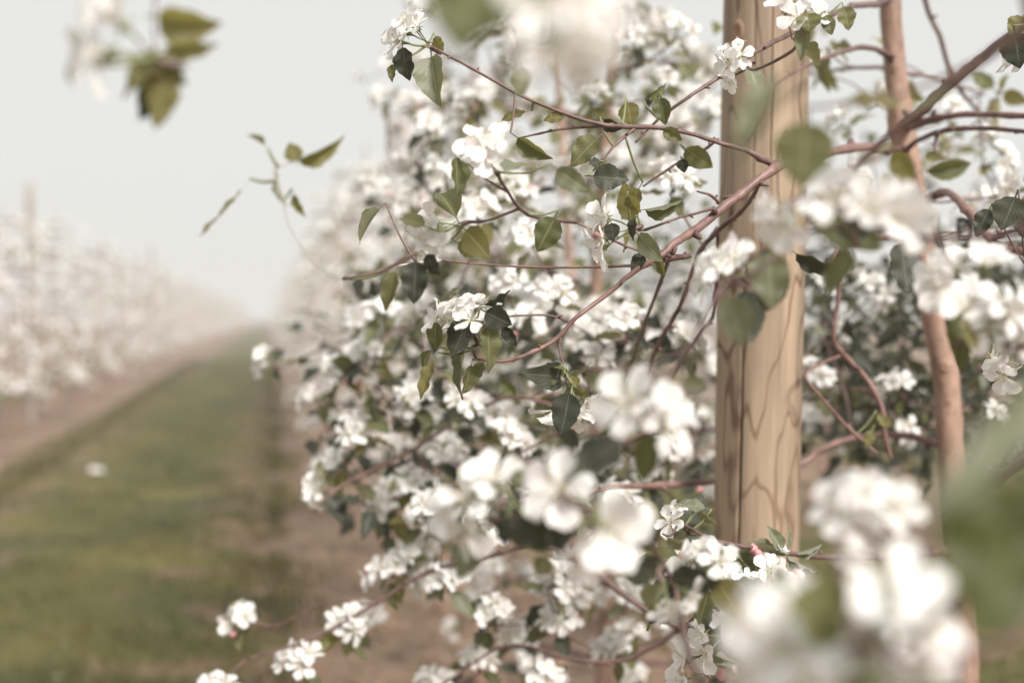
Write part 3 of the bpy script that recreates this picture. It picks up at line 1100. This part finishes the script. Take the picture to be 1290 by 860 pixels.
B(T1, [(1150, 262, 1.8, 9), (1172, 250, 1.7, 8), (1195, 243, 1.6, 7), (1216, 262, 1.5, 7), (1238, 290, 1.46, 7.4), (1255, 308, 1.44, 7.4), (1290, 318, 1.4, 7), (1330, 326, 1.36, 6)], TWIGR)
B(T1, [(1252, 300, 1.44, 5), (1270, 293, 1.42, 3.4), (1292, 288, 1.40, 2.4)], TWIG, 'twig')
B(T1, [(1150, 300, 1.82, 6), (1090, 300, 1.72, 5), (1052, 320, 1.66, 4), (1056, 370, 1.66, 4), (1050, 425, 1.66, 4.2), (1066, 450, 1.67, 4.6), (1092, 478, 1.68, 4.6), (1110, 512, 1.68, 4.6), (1115, 550, 1.68, 4), (1123, 578, 1.68, 3)], TWIGR)
B(T1, [(1060, 447, 1.67, 3), (1016, 470, 1.6, 2.6), (1034, 500, 1.6, 3), (1070, 540, 1.62, 3), (1106, 572, 1.62, 2.2)], TWIGR)
B(T1, [(1200, 570, 1.8, 8), (1150, 549, 1.86, 5), (1085, 550, 1.88, 5), (1040, 563, 1.88, 5.2), (1008, 584, 1.87, 5.6), (950, 600, 1.84, 6), (895, 606, 1.76, 6), (830, 611, 1.66, 5.6), (780, 613, 1.58, 5), (735, 620, 1.45, 3.6), (690, 622, 1.3, 3), (655, 630, 1.1, 2.4)], TWIGR)
B(T1, [(1206, 690, 1.8, 9), (1130, 700, 1.68, 6), (1050, 702, 1.5, 5), (985, 696, 1.36, 4), (958, 691, 1.33, 3.6), (900, 681, 1.3, 3.2), (868, 664, 1.28, 2.6), (850, 655, 1.28, 2)], TWIG)
B(T1, [(1203, 645, 1.8, 12), (1216, 632, 1.74, 10.5), (1245, 610, 1.66, 10.5), (1290, 580, 1.55, 10), (1340, 545, 1.42, 9)], TWIGR)
B(T1, [(850, 306, 1.25, 4), (815, 400, 1.5, 3), (780, 490, 1.68, 3), (735, 525, 1.72, 2.4), (690, 552, 1.74, 2.2), (640, 578, 1.76, 1.8)], TWIG)
B(T1, [(735, 525, 1.72, 3.4), (650, 500, 1.8, 3), (585, 525, 1.86, 3), (530, 560, 1.9, 3), (490, 582, 1.9, 3), (430, 612, 1.9, 2.4), (395, 640, 1.88, 1.6)], TWIGR)
B(T1, [(1206, 790, 1.8, 8), (1040, 800, 1.75, 6), (860, 790, 1.7, 6), (700, 690, 1.75, 5), (620, 700, 1.78, 4), (540, 720, 1.8, 4), (470, 762, 1.8, 3.4), (420, 790, 1.78, 3), (370, 812, 1.76, 2.4), (310, 830, 1.75, 2)], TWIG)
B(T1, [(470, 762, 1.8, 2.4), (410, 758, 1.86, 1.8), (345, 788, 1.9, 1.6), (305, 775, 1.9, 1.6)], TWIGR, 'twig')
B(T1, [(860, 790, 1.7, 4), (790, 830, 1.72, 4), (720, 830, 1.75, 3.6), (640, 812, 1.8, 3), (575, 850, 1.8, 2.4), (530, 880, 1.8, 2)], TWIG)

# tree beside the camera: trunk out of the frame to the right
o = Vector((0.66, 0.42, 0))
B(T0, [(o + Vector((0.02, 0, -0.01)), .024), (o + Vector((0, 0.02, 0.6)), .021), (o + Vector((-.01, .02, 1.2)), .018), (o + Vector((0, .0, 1.7)), .012), (o + Vector((.02, .0, 2.3)), .006)], BARK, 'trunk', 12, False, False)
TK = lambda z: o + Vector((-.005, .015, z))


def limb0(z, pts, material=TWIGR):
    raw = [(TK(z), .008)] + [(P(a, b, d), r * d / FPX * 0.7) for a, b, d, r in pts]
    return B(T0, raw, material, 'branch', 8, True, False)


limb0(1.62, [(1150, -190, .55, 14), (900, -120, .5, 10), (700, -60, .47, 8), (560, -70, .48, 7), (380, -95, .55, 5), (250, -70, .64, 3), (205, -30, .68, 2.4), (194, 20, .70, 1.8), (196, 75, .70, 2.2)], TWIGR)
limb0(1.45, [(1420, -60, .56, 14), (1290, 38, .62, 10), (1200, 105, .72, 7.5), (1110, 180, .84, 6), (1060, 230, .86, 4)], TWIGR)
limb0(1.15, [(1420, 720, .5, 12), (1290, 800, .46, 9), (1180, 830, .43, 8), (1090, 800, .43, 6), (1060, 700, .55, 4), (1080, 660, .60, 4)], TWIG)
limb0(1.22, [(1430, 480, .6, 12), (1330, 440, .76, 9), (1260, 430, .86, 6), (1200, 370, .88, 4)], TWIG)
limb0(0.95, [(1200, 1050, .55, 12), (1000, 930, .62, 9), (880, 850, .78, 6), (850, 740, .95, 4), (800, 660, .82, 4), (745, 640, .75, 3), (700, 645, .78, 3), (610, 655, .84, 2.4)], TWIG)
limb0(1.38, [(1480, 250, .5, 12), (1320, 290, .66, 8), (1180, 300, .72, 6), (1080, 285, .76, 4), (1000, 300, .82, 3), (920, 350, .9, 2.6), (830, 500, .8, 2.2)], TWIG)


def nearest(tree, p):
    best = (9, None)
    for line in LINES[tree.name]:
        for q, r in line[2:]:
            d = (q - p).length
            if d < best[0]:
                best = (d, q)
    return best


def cluster(tree, px, py, d, ang=90, toward=0.5, n=5, size=0.0195, nl=4, seed=None, spread=0.75, buds=0, leafmats=None, tight=1.0):
    rd = random.Random(seed if seed is not None else int(px * 7 + py * 13))
    u = (RGT * math.cos(R(ang)) + UPV * math.sin(R(ang)) - FWD * toward).normalized()
    base = P(px, py, d) - u * 0.026
    dist, q = nearest(tree, base)
    if q is not None and dist > 0.004:
        mid = (base + q) * .5 + Vector((rd.uniform(-1, 1), rd.uniform(-1, 1), rd.uniform(-1.2, .3))) * dist * .12
        r0 = min(0.0022, 0.0012 + dist * .004)
        line = smooth_line([(q, r0), (mid, r0 * .8), (base - u * 0.01, 0.0014), (base, 0.0020), (base + u * .004, .0012)], 4)
        tube_obj('twig', line, TWIG, tree, 6, rd)
        LINES[tree.name].append([line[0], line[0]] + line)
    for k in range(n):
        a = 6.283 * k / n + rd.uniform(-.4, .4)
        x, y_ = u.orthogonal().normalized(), None
        y_ = u.cross(x)
        rad = spread * (rd.uniform(.55, 1.0) if k else rd.uniform(0, .25))
        v = (u + (x * math.cos(a) + y_ * math.sin(a)) * rad).normalized()
        s_ = size * rd.uniform(.85, 1.1)
        pos = base + v * (s_ * 1.38)
        blossom(tree, pos, (v + Vector((rd.uniform(-1, 1), rd.uniform(-1, 1), rd.uniform(-1, 1))) * .12), s_, rd)
    for k in range(buds):
        v = (u * .7 + Vector((rd.uniform(-1, 1), rd.uniform(-1, 1), rd.uniform(-1, 1)))).normalized()
        bud(tree, base + v * .026, v, .017, rd)
    for k in range(nl):
        a = 6.283 * k / max(1, nl) + rd.uniform(-.5, .5)
        x = u.orthogonal().normalized()
        y_ = u.cross(x)
        v = ((x * math.cos(a) + y_ * math.sin(a)) - u * rd.uniform(-.1, .4) - Vector((0, 0, rd.uniform(0, .5)))).normalized()
        ln = rd.uniform(.028, .046)
        M = rd.choice(leafmats) if leafmats else rd.choices((LEAF, LEAFD, LEAFY, LEAFP), (4, 3, 2, 1))[0]
        leaf(tree, base, base + v * ln * 1.22, u * .6 + Vector((rd.uniform(-.5, .5), rd.uniform(-.5, .5), .5)), ln * rd.uniform(.5, .66), M, rd.randrange(6))
    return base


def pleaf(tree, bx, by, tx, ty, d, wpx, mt=LEAF, k=0, roll=0, pitch=0.0, hang=True):
    """leaf by the photograph: stalk foot, tip, depth, width in pixels; roll turns its face from the camera; pitch pushes the tip deeper"""
    b, t = P(bx, by, d), P(tx, ty, d + pitch)
    ydir = (t - b).normalized()
    roll = roll * 1.5 + (rt.uniform(-22, 22) if d > .8 else 0)
    nrm = Quaternion(ydir, R(roll)) @ (-FWD)
    foot_ = b - ydir * (t - b).length * .16
    leaf(tree, foot_, t, nrm, wpx * d / FPX, mt, k)
    if hang:
        dist, q = nearest(tree, foot_)
        if q is not None and 0.006 < dist < 0.12:
            tube_obj('twig', smooth_line([(q, .0013), ((q + foot_) * .5 - Vector((0, 0, dist * .08)), .001), (foot_, .0008)], 3), STALK if dist < .05 else TWIG, tree, 5)


# --- flower clusters, by the photograph
C = cluster
# in focus
C(T1, 584, 388, 1.20, 110, .45, 6, .0205, 2, 1, .95, 1)
C(T1, 720, 510, 1.215, -80, .35, 4, .0205, 2, 2, 1.0)
C(T1, 612, 190, 1.06, 120, .95, 2, .022, 1, 3, .35)
C(T1, 548, 292, 1.12, 200, .8, 3, .020, 2, 4, .5)
C(T1, 512, 40, 1.25, 150, .4, 4, .019, 1, 5, .6)
C(T1, 915, 80, 1.27, 190, .7, 5, .0165, 1, 6, .8)
C(T1, 765, 300, 1.21, 200, .4, 3, .021, 3, 7, .8, 1)
C(T1, 1012, 10, 1.16, 80, .5, 4, .018, 1, 8, .8)
C(T1, 1280, 70, 1.3, 160, .4, 3, .018, 1, 9, .8)
C(T1, 940, 735, 1.24, 60, .4, 3, .018, 2, 10, .8)
C(T1, 985, 688, 1.33, 60, .5, 1, .014, 5, 11, .8, 2, (LEAFP, LEAFP, LEAF))
C(T1, 850, 640, 1.28, 120, .5, 2, .016, 3, 12, .8)
C(T1, 1265, 470, 1.2, 200, .6, 2, .019, 1, 13, .7)
# near and soft
C(T0, 1058, 262, .75, 130, 1.0, 3, .021, 1, 20, .8)
C(T0, 985, 278, .80, 200, .8, 2, .017, 1, 47, .8)
C(T0, 1112, 272, .74, -20, 1.6, 1, .027, 0, 21, .2)
C(T0, 905, 330, .92, 150, .7, 4, .0175, 1, 22, .8)
C(T0, 1205, 340, .90, 120, .7, 4, .019, 2, 23, .8)
C(T0, 1250, 385, .86, 60, .7, 5, .020, 1, 24, .9)
C(T0, 1285, 425, .84, -20, .7, 4, .019, 1, 25, .9)
C(T0, 1088, 628, .64, 120, .9, 4, .0175, 1, 26, .85)
C(T0, 962, 800, .54, 160, .8, 4, .019, 1, 27, .9)
C(T0, 1045, 795, .50, 90, 1.0, 3, .020, 0, 28, .7)
C(T0, 1150, 785, .47, 40, 1.0, 3, .020, 1, 29, .7)
C(T0, 1100, 865, .48, -90, .9, 3, .020, 1, 44, .8)
C(T0, 1005, 865, .55, -120, .9, 3, .019, 1, 45, .8)
C(T0, 712, 622, .76, 140, 1.3, 1, .023, 1, 30, .2)
C(T0, 748, 650, .72, -30, 1.6, 1, .0245, 0, 31, .2)
C(T0, 735, 690, .73, -100, 1.2, 1, .021, 0, 41, .2)
C(T0, 600, 625, .82, 120, 1.1, 2, .022, 1, 32, .6)
C(T0, 588, 665, .83, 210, 1.0, 2, .021, 1, 42, .6)
C(T0, 800, 510, .76, 140, 1.3, 1, .022, 1, 33, .3)
C(T0, 835, 528, .76, 20, 1.2, 2, .020, 1, 43, .5)
C(T0, 712, 50, .45, -60, .8, 4, .017, 0, 34, .8)
C(T0, 735, 10, .47, 30, .7, 3, .017, 0, 35, .8)
C(T0, 138, 60, .64, 170, .7, 3, .021, 0, 36, .8)
C(T0, 880, 690, .98, 120, .6, 3, .016, 3, 37, .9)
C(T0, 850, 775, .9, -70, .5, 3, .015, 3, 38, .9, 0, (LEAFD, LEAF, LEAFD))
for k, (a, b, d, an) in enumerate(((905, 715, 1.28, 120), (960, 745, 1.22, 60), (920, 770, 1.15, 170), (890, 820, 1.2, 200), (945, 835, 1.1, 240), (985, 720, 1.3, 30), (860, 850, 1.3, 180), (870, 715, 1.1, 140))):
    C(T1, a, b, d, an, .6, 2 + k % 3, .0185, 4, 600 + k, .9, k % 2, (LEAF, LEAFP, LEAFD))
# behind the trunk and post
for k, (a, b, d) in enumerate(((1065, 415, 2.1), (1035, 470, 2.0), (1125, 482, 1.95), (1145, 540, 2.0), (1095, 350, 2.1), (1110, 380, 2.0), (1045, 350, 2.2), (1230, 250, 1.9), (1270, 235, 1.75), (1200, 130, 2.3), (1240, 165, 2.2), (1270, 200, 2.0), (1080, 215, 2.2), (1050, 150, 2.2), (1260, 520, 1.9))):
    C(T1, a, b, d, 90 + (k * 67) % 180 - 90, .5, 4, .0185, 3, 50 + k, .85)
for k in range(26):
    a, b, d = rt.uniform(1015, 1300), rt.uniform(335, 560), rt.uniform(1.95, 2.5)
    C(min((T1, T2), key=lambda t_: nearest(t_, P(a, b, d))[0]), a, b, d, rt.uniform(0, 360), .2, k % 2, .0185, 7, 70 + k, .85, 0, (LEAFD, LEAFD, LEAF))  # mostly dark leaf colour, standing in for shade on this foliage
for k in range(46):
    a, b, d = rt.uniform(420, 890), rt.uniform(380, 640), rt.uniform(1.75, 2.4)
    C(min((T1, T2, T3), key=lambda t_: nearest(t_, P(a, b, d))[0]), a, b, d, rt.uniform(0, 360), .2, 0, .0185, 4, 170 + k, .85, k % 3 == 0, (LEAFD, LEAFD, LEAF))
def spray(tree, n_, box, mt, seed, lo=.03, hi=.05):
    '''loose leaves too many to pick apart, deep in the crown'''
    rd = random.Random(seed)
    ms = []
    hubs = [(rd.uniform(box[0], box[1]), rd.uniform(box[2], box[3]), rd.uniform(box[4], box[5])) for _ in range(n_ // 9)]
    for k in range(n_):
        a, b, d = hubs[k % len(hubs)]
        p = P(a, b, d) + Vector((rd.gauss(0, .035), rd.gauss(0, .035), rd.gauss(0, .035))) - tree.location
        v = Vector((rd.uniform(-1, 1), rd.uniform(-1, 1), rd.uniform(-1.2, .5))).normalized()
        ln = rd.uniform(lo, hi)
        fr = frame_yz(v, Vector((rd.uniform(-.6, .6), rd.uniform(-.9, .3), .7)))
        ms.append(Matrix.Translation(p) @ fr.to_4x4() @ Matrix.Diagonal((ln, ln, ln, 1)))
    o_ = link('foliage', join_mesh('foliage', LOWL[0], LOWL[1], np4(ms), [mt], LOWL[2]), tree)
    o_['kind'] = 'stuff'


spray(T2, 800, (1015, 1310, 330, 570, 2.1, 3.1), LEAFD, 1)  # shade right of the post painted with dark leaves
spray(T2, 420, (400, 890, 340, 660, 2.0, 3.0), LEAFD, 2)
spray(T2, 200, (560, 900, 60, 330, 2.2, 3.0), LEAF, 3)
spray(T3, 220, (420, 800, 330, 560, 2.8, 3.8), LEAF, 4)
for k in range(16):
    a, b, d = rt.uniform(1020, 1300), rt.uniform(20, 300), rt.uniform(1.9, 2.5)
    C(T1, a, b, d, rt.uniform(0, 360), .4, (3, 0, 4, 2)[k % 4], .018, 4, 230 + k, .85, 0, (LEAFY, LEAF, LEAFY))
# low and middle, left of the post
LOWC = [(300, 770, 1.9, 110), (375, 825, 1.76, 110), (440, 778, 1.8, 60), (500, 702, 1.85, 110), (470, 720, 1.85, 160), (565, 720, 1.8, 90), (620, 762, 1.82, 100), (705, 772, 1.85, 90), (640, 790, 1.9, 0), (685, 842, 1.8, 90), (605, 822, 1.9, 90), (545, 855, 1.9, 120), (725, 745, 2.0, 60), (265, 862, 1.7, 100),
        (330, 455, 2.3, 160), (450, 535, 1.9, 110), (412, 580, 1.95, 150), (390, 625, 1.88, 200), (523, 605, 1.9, 80), (520, 490, 1.9, 80), (505, 520, 1.9, 200), (385, 500, 2.2, 150), (560, 560, 1.95, 90), (590, 500, 1.8, 60), (625, 510, 1.85, 90), (650, 545, 1.8, 60), (700, 590, 1.9, 0), (480, 640, 2.0, 180),
        (420, 460, 2.1, 120), (460, 440, 2.1, 90), (480, 385, 2.0, 100), (440, 400, 2.2, 150), (760, 570, 1.9, 80), (690, 470, 1.8, 100), (760, 440, 1.75, 60), (665, 400, 1.85, 80), (735, 415, 1.8, 90), (790, 395, 1.7, 90), (870, 420, 1.7, 60), (845, 560, 1.9, 80), (820, 590, 1.9, 80), (640, 350, 1.9, 90), (700, 360, 1.7, 90), (600, 255, 1.8, 90), (650, 230, 1.9, 80), (700, 210, 2.0, 90), (560, 215, 2.0, 100), (540, 150, 2.1, 90), (590, 120, 2.1, 100), (510, 200, 2.2, 160), (500, 270, 2.1, 160), (660, 290, 1.7, 120), (850, 215, 1.6, 90), (745, 110, 2.0, 90), (830, 90, 1.9, 100), (800, 40, 2.1, 90), (860, 30, 2.0, 60)]
for k in range(34):
    LOWC.append((rt.uniform(430, 890), rt.uniform(600, 870), rt.uniform(1.75, 2.7), rt.uniform(40, 200)))
for k in range(16):
    LOWC.append((rt.uniform(455, 560), rt.uniform(110, 330), rt.uniform(2.4, 3.4), rt.uniform(60, 200)))
for k in range(10):
    LOWC.append((rt.uniform(385, 560), rt.uniform(330, 620), rt.uniform(2.0, 2.6), rt.uniform(40, 200)))
for k, (a, b, d, an) in enumerate(LOWC):
    tr_ = min((T1, T2, T3) if d > 1.6 else (T1,), key=lambda t_: nearest(t_, P(a, b, d))[0])
    C(tr_, a, b, d, an, .6, 4 + k % 2, .0190, 2 + k % 3, 100 + k, .85, k % 4 == 0)

B(T1, [(556, 328, 1.34, 2), (500, 335, 1.25, 1.5), (450, 352, 1.12, 1.2), (405, 340, 1.0, 0.7), (368, 292, 0.94, 0.6), (356, 252, 0.92, 0.9), (347, 214, 0.91, 2.4), (372, 203, 0.91, 1.2)], SHOOT, 'twig', 6, False)

# --- leaves, by the photograph: (foot x, y, tip x, y, depth, width px, material, mesh, roll)
for t in [(588, 402, 573, 453, 1.19, 42, LEAFD, 2, 10), (614, 408, 621, 470, 1.19, 32, LEAF, 0, -15), (610, 392, 644, 412, 1.18, 30, LEAFD, 4, 20), (606, 384, 645, 372, 1.20, 18, LEAFD, 0, 35),
          (634, 410, 649, 438, 1.20, 17, LEAFD, 0, 25), (550, 404, 543, 442, 1.19, 22, LEAF, 4, 20), (556, 376, 582, 364, 1.22, 14, LEAFP, 0, 30), (594, 458, 584, 498, 1.2, 24, LEAF, 1, -20), (548, 452, 524, 502, 1.2, 17, LEAFY, 0, 35), (610, 456, 600, 480, 1.22, 20, LEAF, 1, 30), (545, 440, 530, 470, 1.23, 16, LEAF, 3, 30), (600, 420, 607, 450, 1.21, 16, LEAFP, 4, 50),
          (718, 492, 708, 552, 1.185, 38, LEAFD, 2, 5), (712, 466, 688, 460, 1.2, 14, LEAF, 1, 40), (716, 470, 746, 468, 1.2, 16, LEAFP, 4, 40), (722, 486, 743, 503, 1.19, 16, LEAF, 0, 35), (704, 480, 686, 492, 1.2, 12, LEAF, 1, 45), (752, 510, 765, 530, 1.25, 16, LEAFD, 0, 20),
          (755, 172, 716, 207, 1.26, 34, LEAF, 0, 10), (574, 196, 578, 248, 1.12, 29, LEAF, 1, -10), (757, 204, 741, 208, 1.25, 18, LEAFD, 2, 10), (745, 222, 794, 226, 1.24, 34, LEAFD, 0, 10), (700, 212, 740, 243, 1.05, 30, LEAFP, 0, 20), (806, 236, 782, 276, 1.3, 30, LEAFY, 1, 10),
          (810, 264, 864, 259, 1.22, 20, LEAF, 3, 25), (792, 245, 800, 270, 1.2, 22, LEAFY, 4, 25), (790, 128, 797, 160, 1.3, 28, LEAFY, 2, 0), (832, 122, 838, 158, 1.32, 24, LEAF, 1, 10), (862, 186, 897, 214, 1.36, 30, LEAF, 0, 15), (858, 200, 862, 218, 1.36, 16, LEAFD, 0, 10),
          (712, 147, 684, 149, 1.27, 17, LEAFY, 0, 10), (664, 141, 628, 150, 1.28, 13, LEAFY, 0, 30), (650, 172, 694, 204, 1.2, 24, LEAF, 3, 10), (700, 272, 676, 318, 1.14, 36, LEAF, 0, 10), (770, 280, 774, 305, 1.2, 22, LEAFD, 2, 10), (800, 275, 790, 300, 1.2, 16, LEAFD, 4, 30), (826, 318, 836, 350, 1.24, 16, LEAF, 3, 10), (812, 318, 795, 346, 1.24, 18, LEAFD, 1, 20),
          (524, 326, 520, 384, 1.06, 34, LEAFD, 0, -10), (500, 340, 484, 393, 1.08, 22, LEAF, 1, 20), (535, 320, 557, 346, 1.06, 26, LEAFD, 2, 10), (575, 305, 612, 325, 1.15, 22, LEAF, 4, 20), (536, 285, 505, 268, 1.1, 20, LEAF, 4, 30), (480, 262, 444, 300, 1.3, 12, LEAF, 3, 40),
          (507, 58, 511, 102, 1.24, 32, LEAFD, 0, 15), (497, 80, 493, 104, 1.25, 13, LEAF, 1, 10), (548, 45, 556, 66, 1.26, 18, LEAFY, 0, 30),
          (835, 162, 860, 178, 1.28, 18, LEAF, 1, 20), (760, 150, 785, 165, 1.30, 20, LEAFD, 3, 20), (815, 125, 845, 112, 1.32, 14, LEAF, 4, 30), (630, 480, 650, 500, 1.5, 20, LEAF, 1, 10),
          (1000, 318, 1062, 360, 1.12, 24, LEAFD, 4, 20), (1136, 302, 1138, 373, 1.05, 46, LEAFD, 2, -10), (1247, 262, 1228, 298, 1.3, 24, LEAFD, 0, 10), (1280, 246, 1262, 293, 1.25, 44, LEAFD, 2, 10), (1292, 255, 1286, 300, 1.27, 34, LEAFD, 0, 20), (1278, 40, 1286, 88, 1.28, 42, LEAFD, 2, 10),
          (1016, 16, 1020, 40, 1.14, 34, LEAF, 1, 10), (1040, 18, 1047, 46, 1.15, 18, LEAF, 2, 10), (1062, 8, 1071, 38, 1.16, 26, LEAF, 0, 10), (1012, 28, 1008, 78, 1.15, 20, LEAFP, 1, 20), (1290, 20, 1272, 48, 1.3, 26, LEAFY, 1, 20),
          (880, 692, 790, 770, 1.12, 26, LEAFP, 4, 35), (858, 700, 793, 712, 1.15, 30, LEAF, 0, 25), (850, 722, 818, 790, 1.1, 40, LEAFD, 0, -10), (868, 716, 830, 792, 1.06, 44, LEAF, 1, -20), (840, 676, 870, 700, 1.2, 20, LEAFP, 4, 30), (880, 640, 898, 668, 1.28, 16, LEAFP, 4, 30), (890, 640, 850, 632, 1.28, 18, LEAFP, 0, 40),
          (985, 694, 968, 662, 1.33, 18, LEAFP, 1, 20), (980, 696, 925, 686, 1.33, 14, LEAFP, 3, 40), (990, 698, 1030, 725, 1.33, 16, LEAFP, 1, 40), (990, 694, 1005, 662, 1.34, 12, LEAFP, 4, 30), (1000, 696, 1040, 690, 1.34, 10, LEAFP, 3, 30), (1100, 540, 1090, 565, 1.62, 14, LEAFY, 2, 0), (1106, 520, 1118, 540, 1.62, 12, LEAFY, 0, 0),
          (372, 202, 437, 179, .91, 22, LEAFY, 3, 20), (374, 204, 364, 180, .91, 24, LEAFY, 2, 10), (308, 236, 261, 303, .92, 8, LEAFY, 2, 40), (370, 243, 384, 274, .93, 13, LEAFY, 1, 10), (334, 184, 312, 166, .9, 7, LEAF, 3, 40), (350, 225, 355, 262, .92, 6, LEAFP, 3, 50),  # lighter leaf colour stands in for light through the sprig
          (1150, 100, 1120, 150, 2.2, 20, LEAFY, 0, 0)]:
    pleaf(T1, *t)
for t in [(1016, 150, 1011, 240, .66, 76, LEAF, 2, 10), (985, 95, 925, 200, .56, 42, LEAFP, 1, 25), (1142, 135, 1062, 118, .72, 24, LEAFY, 0, 30), (1164, 216, 1230, 207, .95, 26, LEAF, 3, 10), (968, 312, 972, 392, .86, 50, LEAFP, 0, 10), (980, 330, 960, 392, .9, 50, LEAFD, 0, 10), (916, 372, 938, 438, .80, 44, LEAFP, 1, 0), (1075, 270, 1078, 310, .78, 44, LEAFD, 2, 10), (1125, 190, 1150, 235, .85, 30, LEAFY, 0, 20),
          (1370, 440, 1140, 655, .36, 58, LEAFP, 2, 0), (1300, 600, 1226, 800, .37, 190, LEAFG, 2, 0), (1340, 600, 1300, 720, .37, 100, LEAF, 1, 0),
          (606, -60, 578, 74, .46, 118, LEAF, 2, 0), (655, 84, 656, 124, .95, 28, LEAF, 2, 0), (640, 605, 672, 594, .8, 22, LEAFP, 0, 20), (650, 632, 686, 694, .82, 52, LEAFD, 1, 10), (640, 640, 640, 690, .84, 36, LEAFD, 2, 30), (690, 700, 676, 724, .85, 30, LEAF, 2, 0), (736, 468, 790, 492, .86, 26, LEAFP, 1, 20), (860, 475, 890, 492, .8, 24, LEAFP, 0, 20),
          (196, 22, 276, 36, .70, 52, LEAFY, 3, 22), (204, 60, 276, 58, .70, 26, LEAFY, 1, 30), (226, 74, 150, 120, .70, 56, LEAFY, 1, 30), (204, 84, 197, 164, .70, 44, LEAFY, 1, -20), (208, 78, 232, 108, .70, 36, LEAF, 3, 20), (180, 92, 166, 64, .69, 18, LEAFY, 1, 10), (92, 80, 87, 110, .68, 7, LEAF, 3, 20), (224, 80, 168, 148, .71, 46, LEAFD, 0, 10)]:  # backlit brightness of this sprig put into the leaf colour
    pleaf(T0, *t)

# --- trellis wire and clip on the post row
wp = P(1218, 288, 1.78)
wo = link('trellis_wire', None)if False else None
line = [(Vector((wp.x, -2.0, wp.z)), .0014), (Vector((wp.x, 2.5, wp.z - .004)), .0014), (Vector((wp.x, 9, wp.z - .01)), .0014), (Vector((wp.x, 18, wp.z)), .0014)]
V, F, UV = tube_data(line, 6)
wo = link('trellis_wire', mesh_from('trellis_wire', V, F, [WIRE], UV))
wo['label'] = 'thin steel trellis wire running along the row past the near trunk'
wo['category'] = 'wire'
ct = thing('wire_clip', 'small black plastic clip gripping the trellis wire right of the trunk', 'clip', wp)
for nm, pts in (('jaw', [(Vector((-.009, 0, .012)), .0028), (Vector((.003, 0, .011)), .0032), (Vector((.006, 0, 0)), .003), (Vector((.004, 0, -.012)), .003), (Vector((-.006, 0, -.012)), .0024)]),
                ('latch', [(Vector((-.009, .003, .014)), .0026), (Vector((-.010, .003, 0)), .003), (Vector((-.008, .003, -.013)), .0022)])):
    V, F, UV = tube_data(pts, 6)
    link(nm, mesh_from(nm, V, F, [CLIP], UV), ct)

fb = thing('fallen_blossom', 'small pale cluster of dropped blossom lying alone on the grass alley', 'blossom', (0, 0, 0))
fp = P(122, 602, 11.2)
fb.location = (fp.x, fp.y, 0.05)
rf = random.Random(3)
for k in range(5):
    link('flower', MIDF[k % 4], fb, Matrix.Translation((rf.uniform(-.04, .04), rf.uniform(-.04, .04), .025)) @ basis(Vector((rf.uniform(-.6, .6), -.7, 1))).to_4x4() @ Matrix.Scale(.026, 4))

for a, b, r in ((1184, 462, .006), (1201, 505, .0045), (1186, 518, .004), (1139, 94, .005), (1146, 215, .005), (1176, 392, .004)):
    c = P(a, b, 1.8)
    near = min((q for q in LINES[T1.name][0]), key=lambda q: (q[0] - c).length)
    side = (P(a, b, 1.6) - near[0])
    side = (side - Vector((0, 0, side.z))).normalized()
    fr = frame_yz(Vector((0, 0, 1)), side).to_4x4()
    link('scar', ko.data, T1, Matrix.Translation(near[0] + side * (near[1] * 1.0) - T1.location) @ fr @ Matrix.Scale(r / .0125, 4))
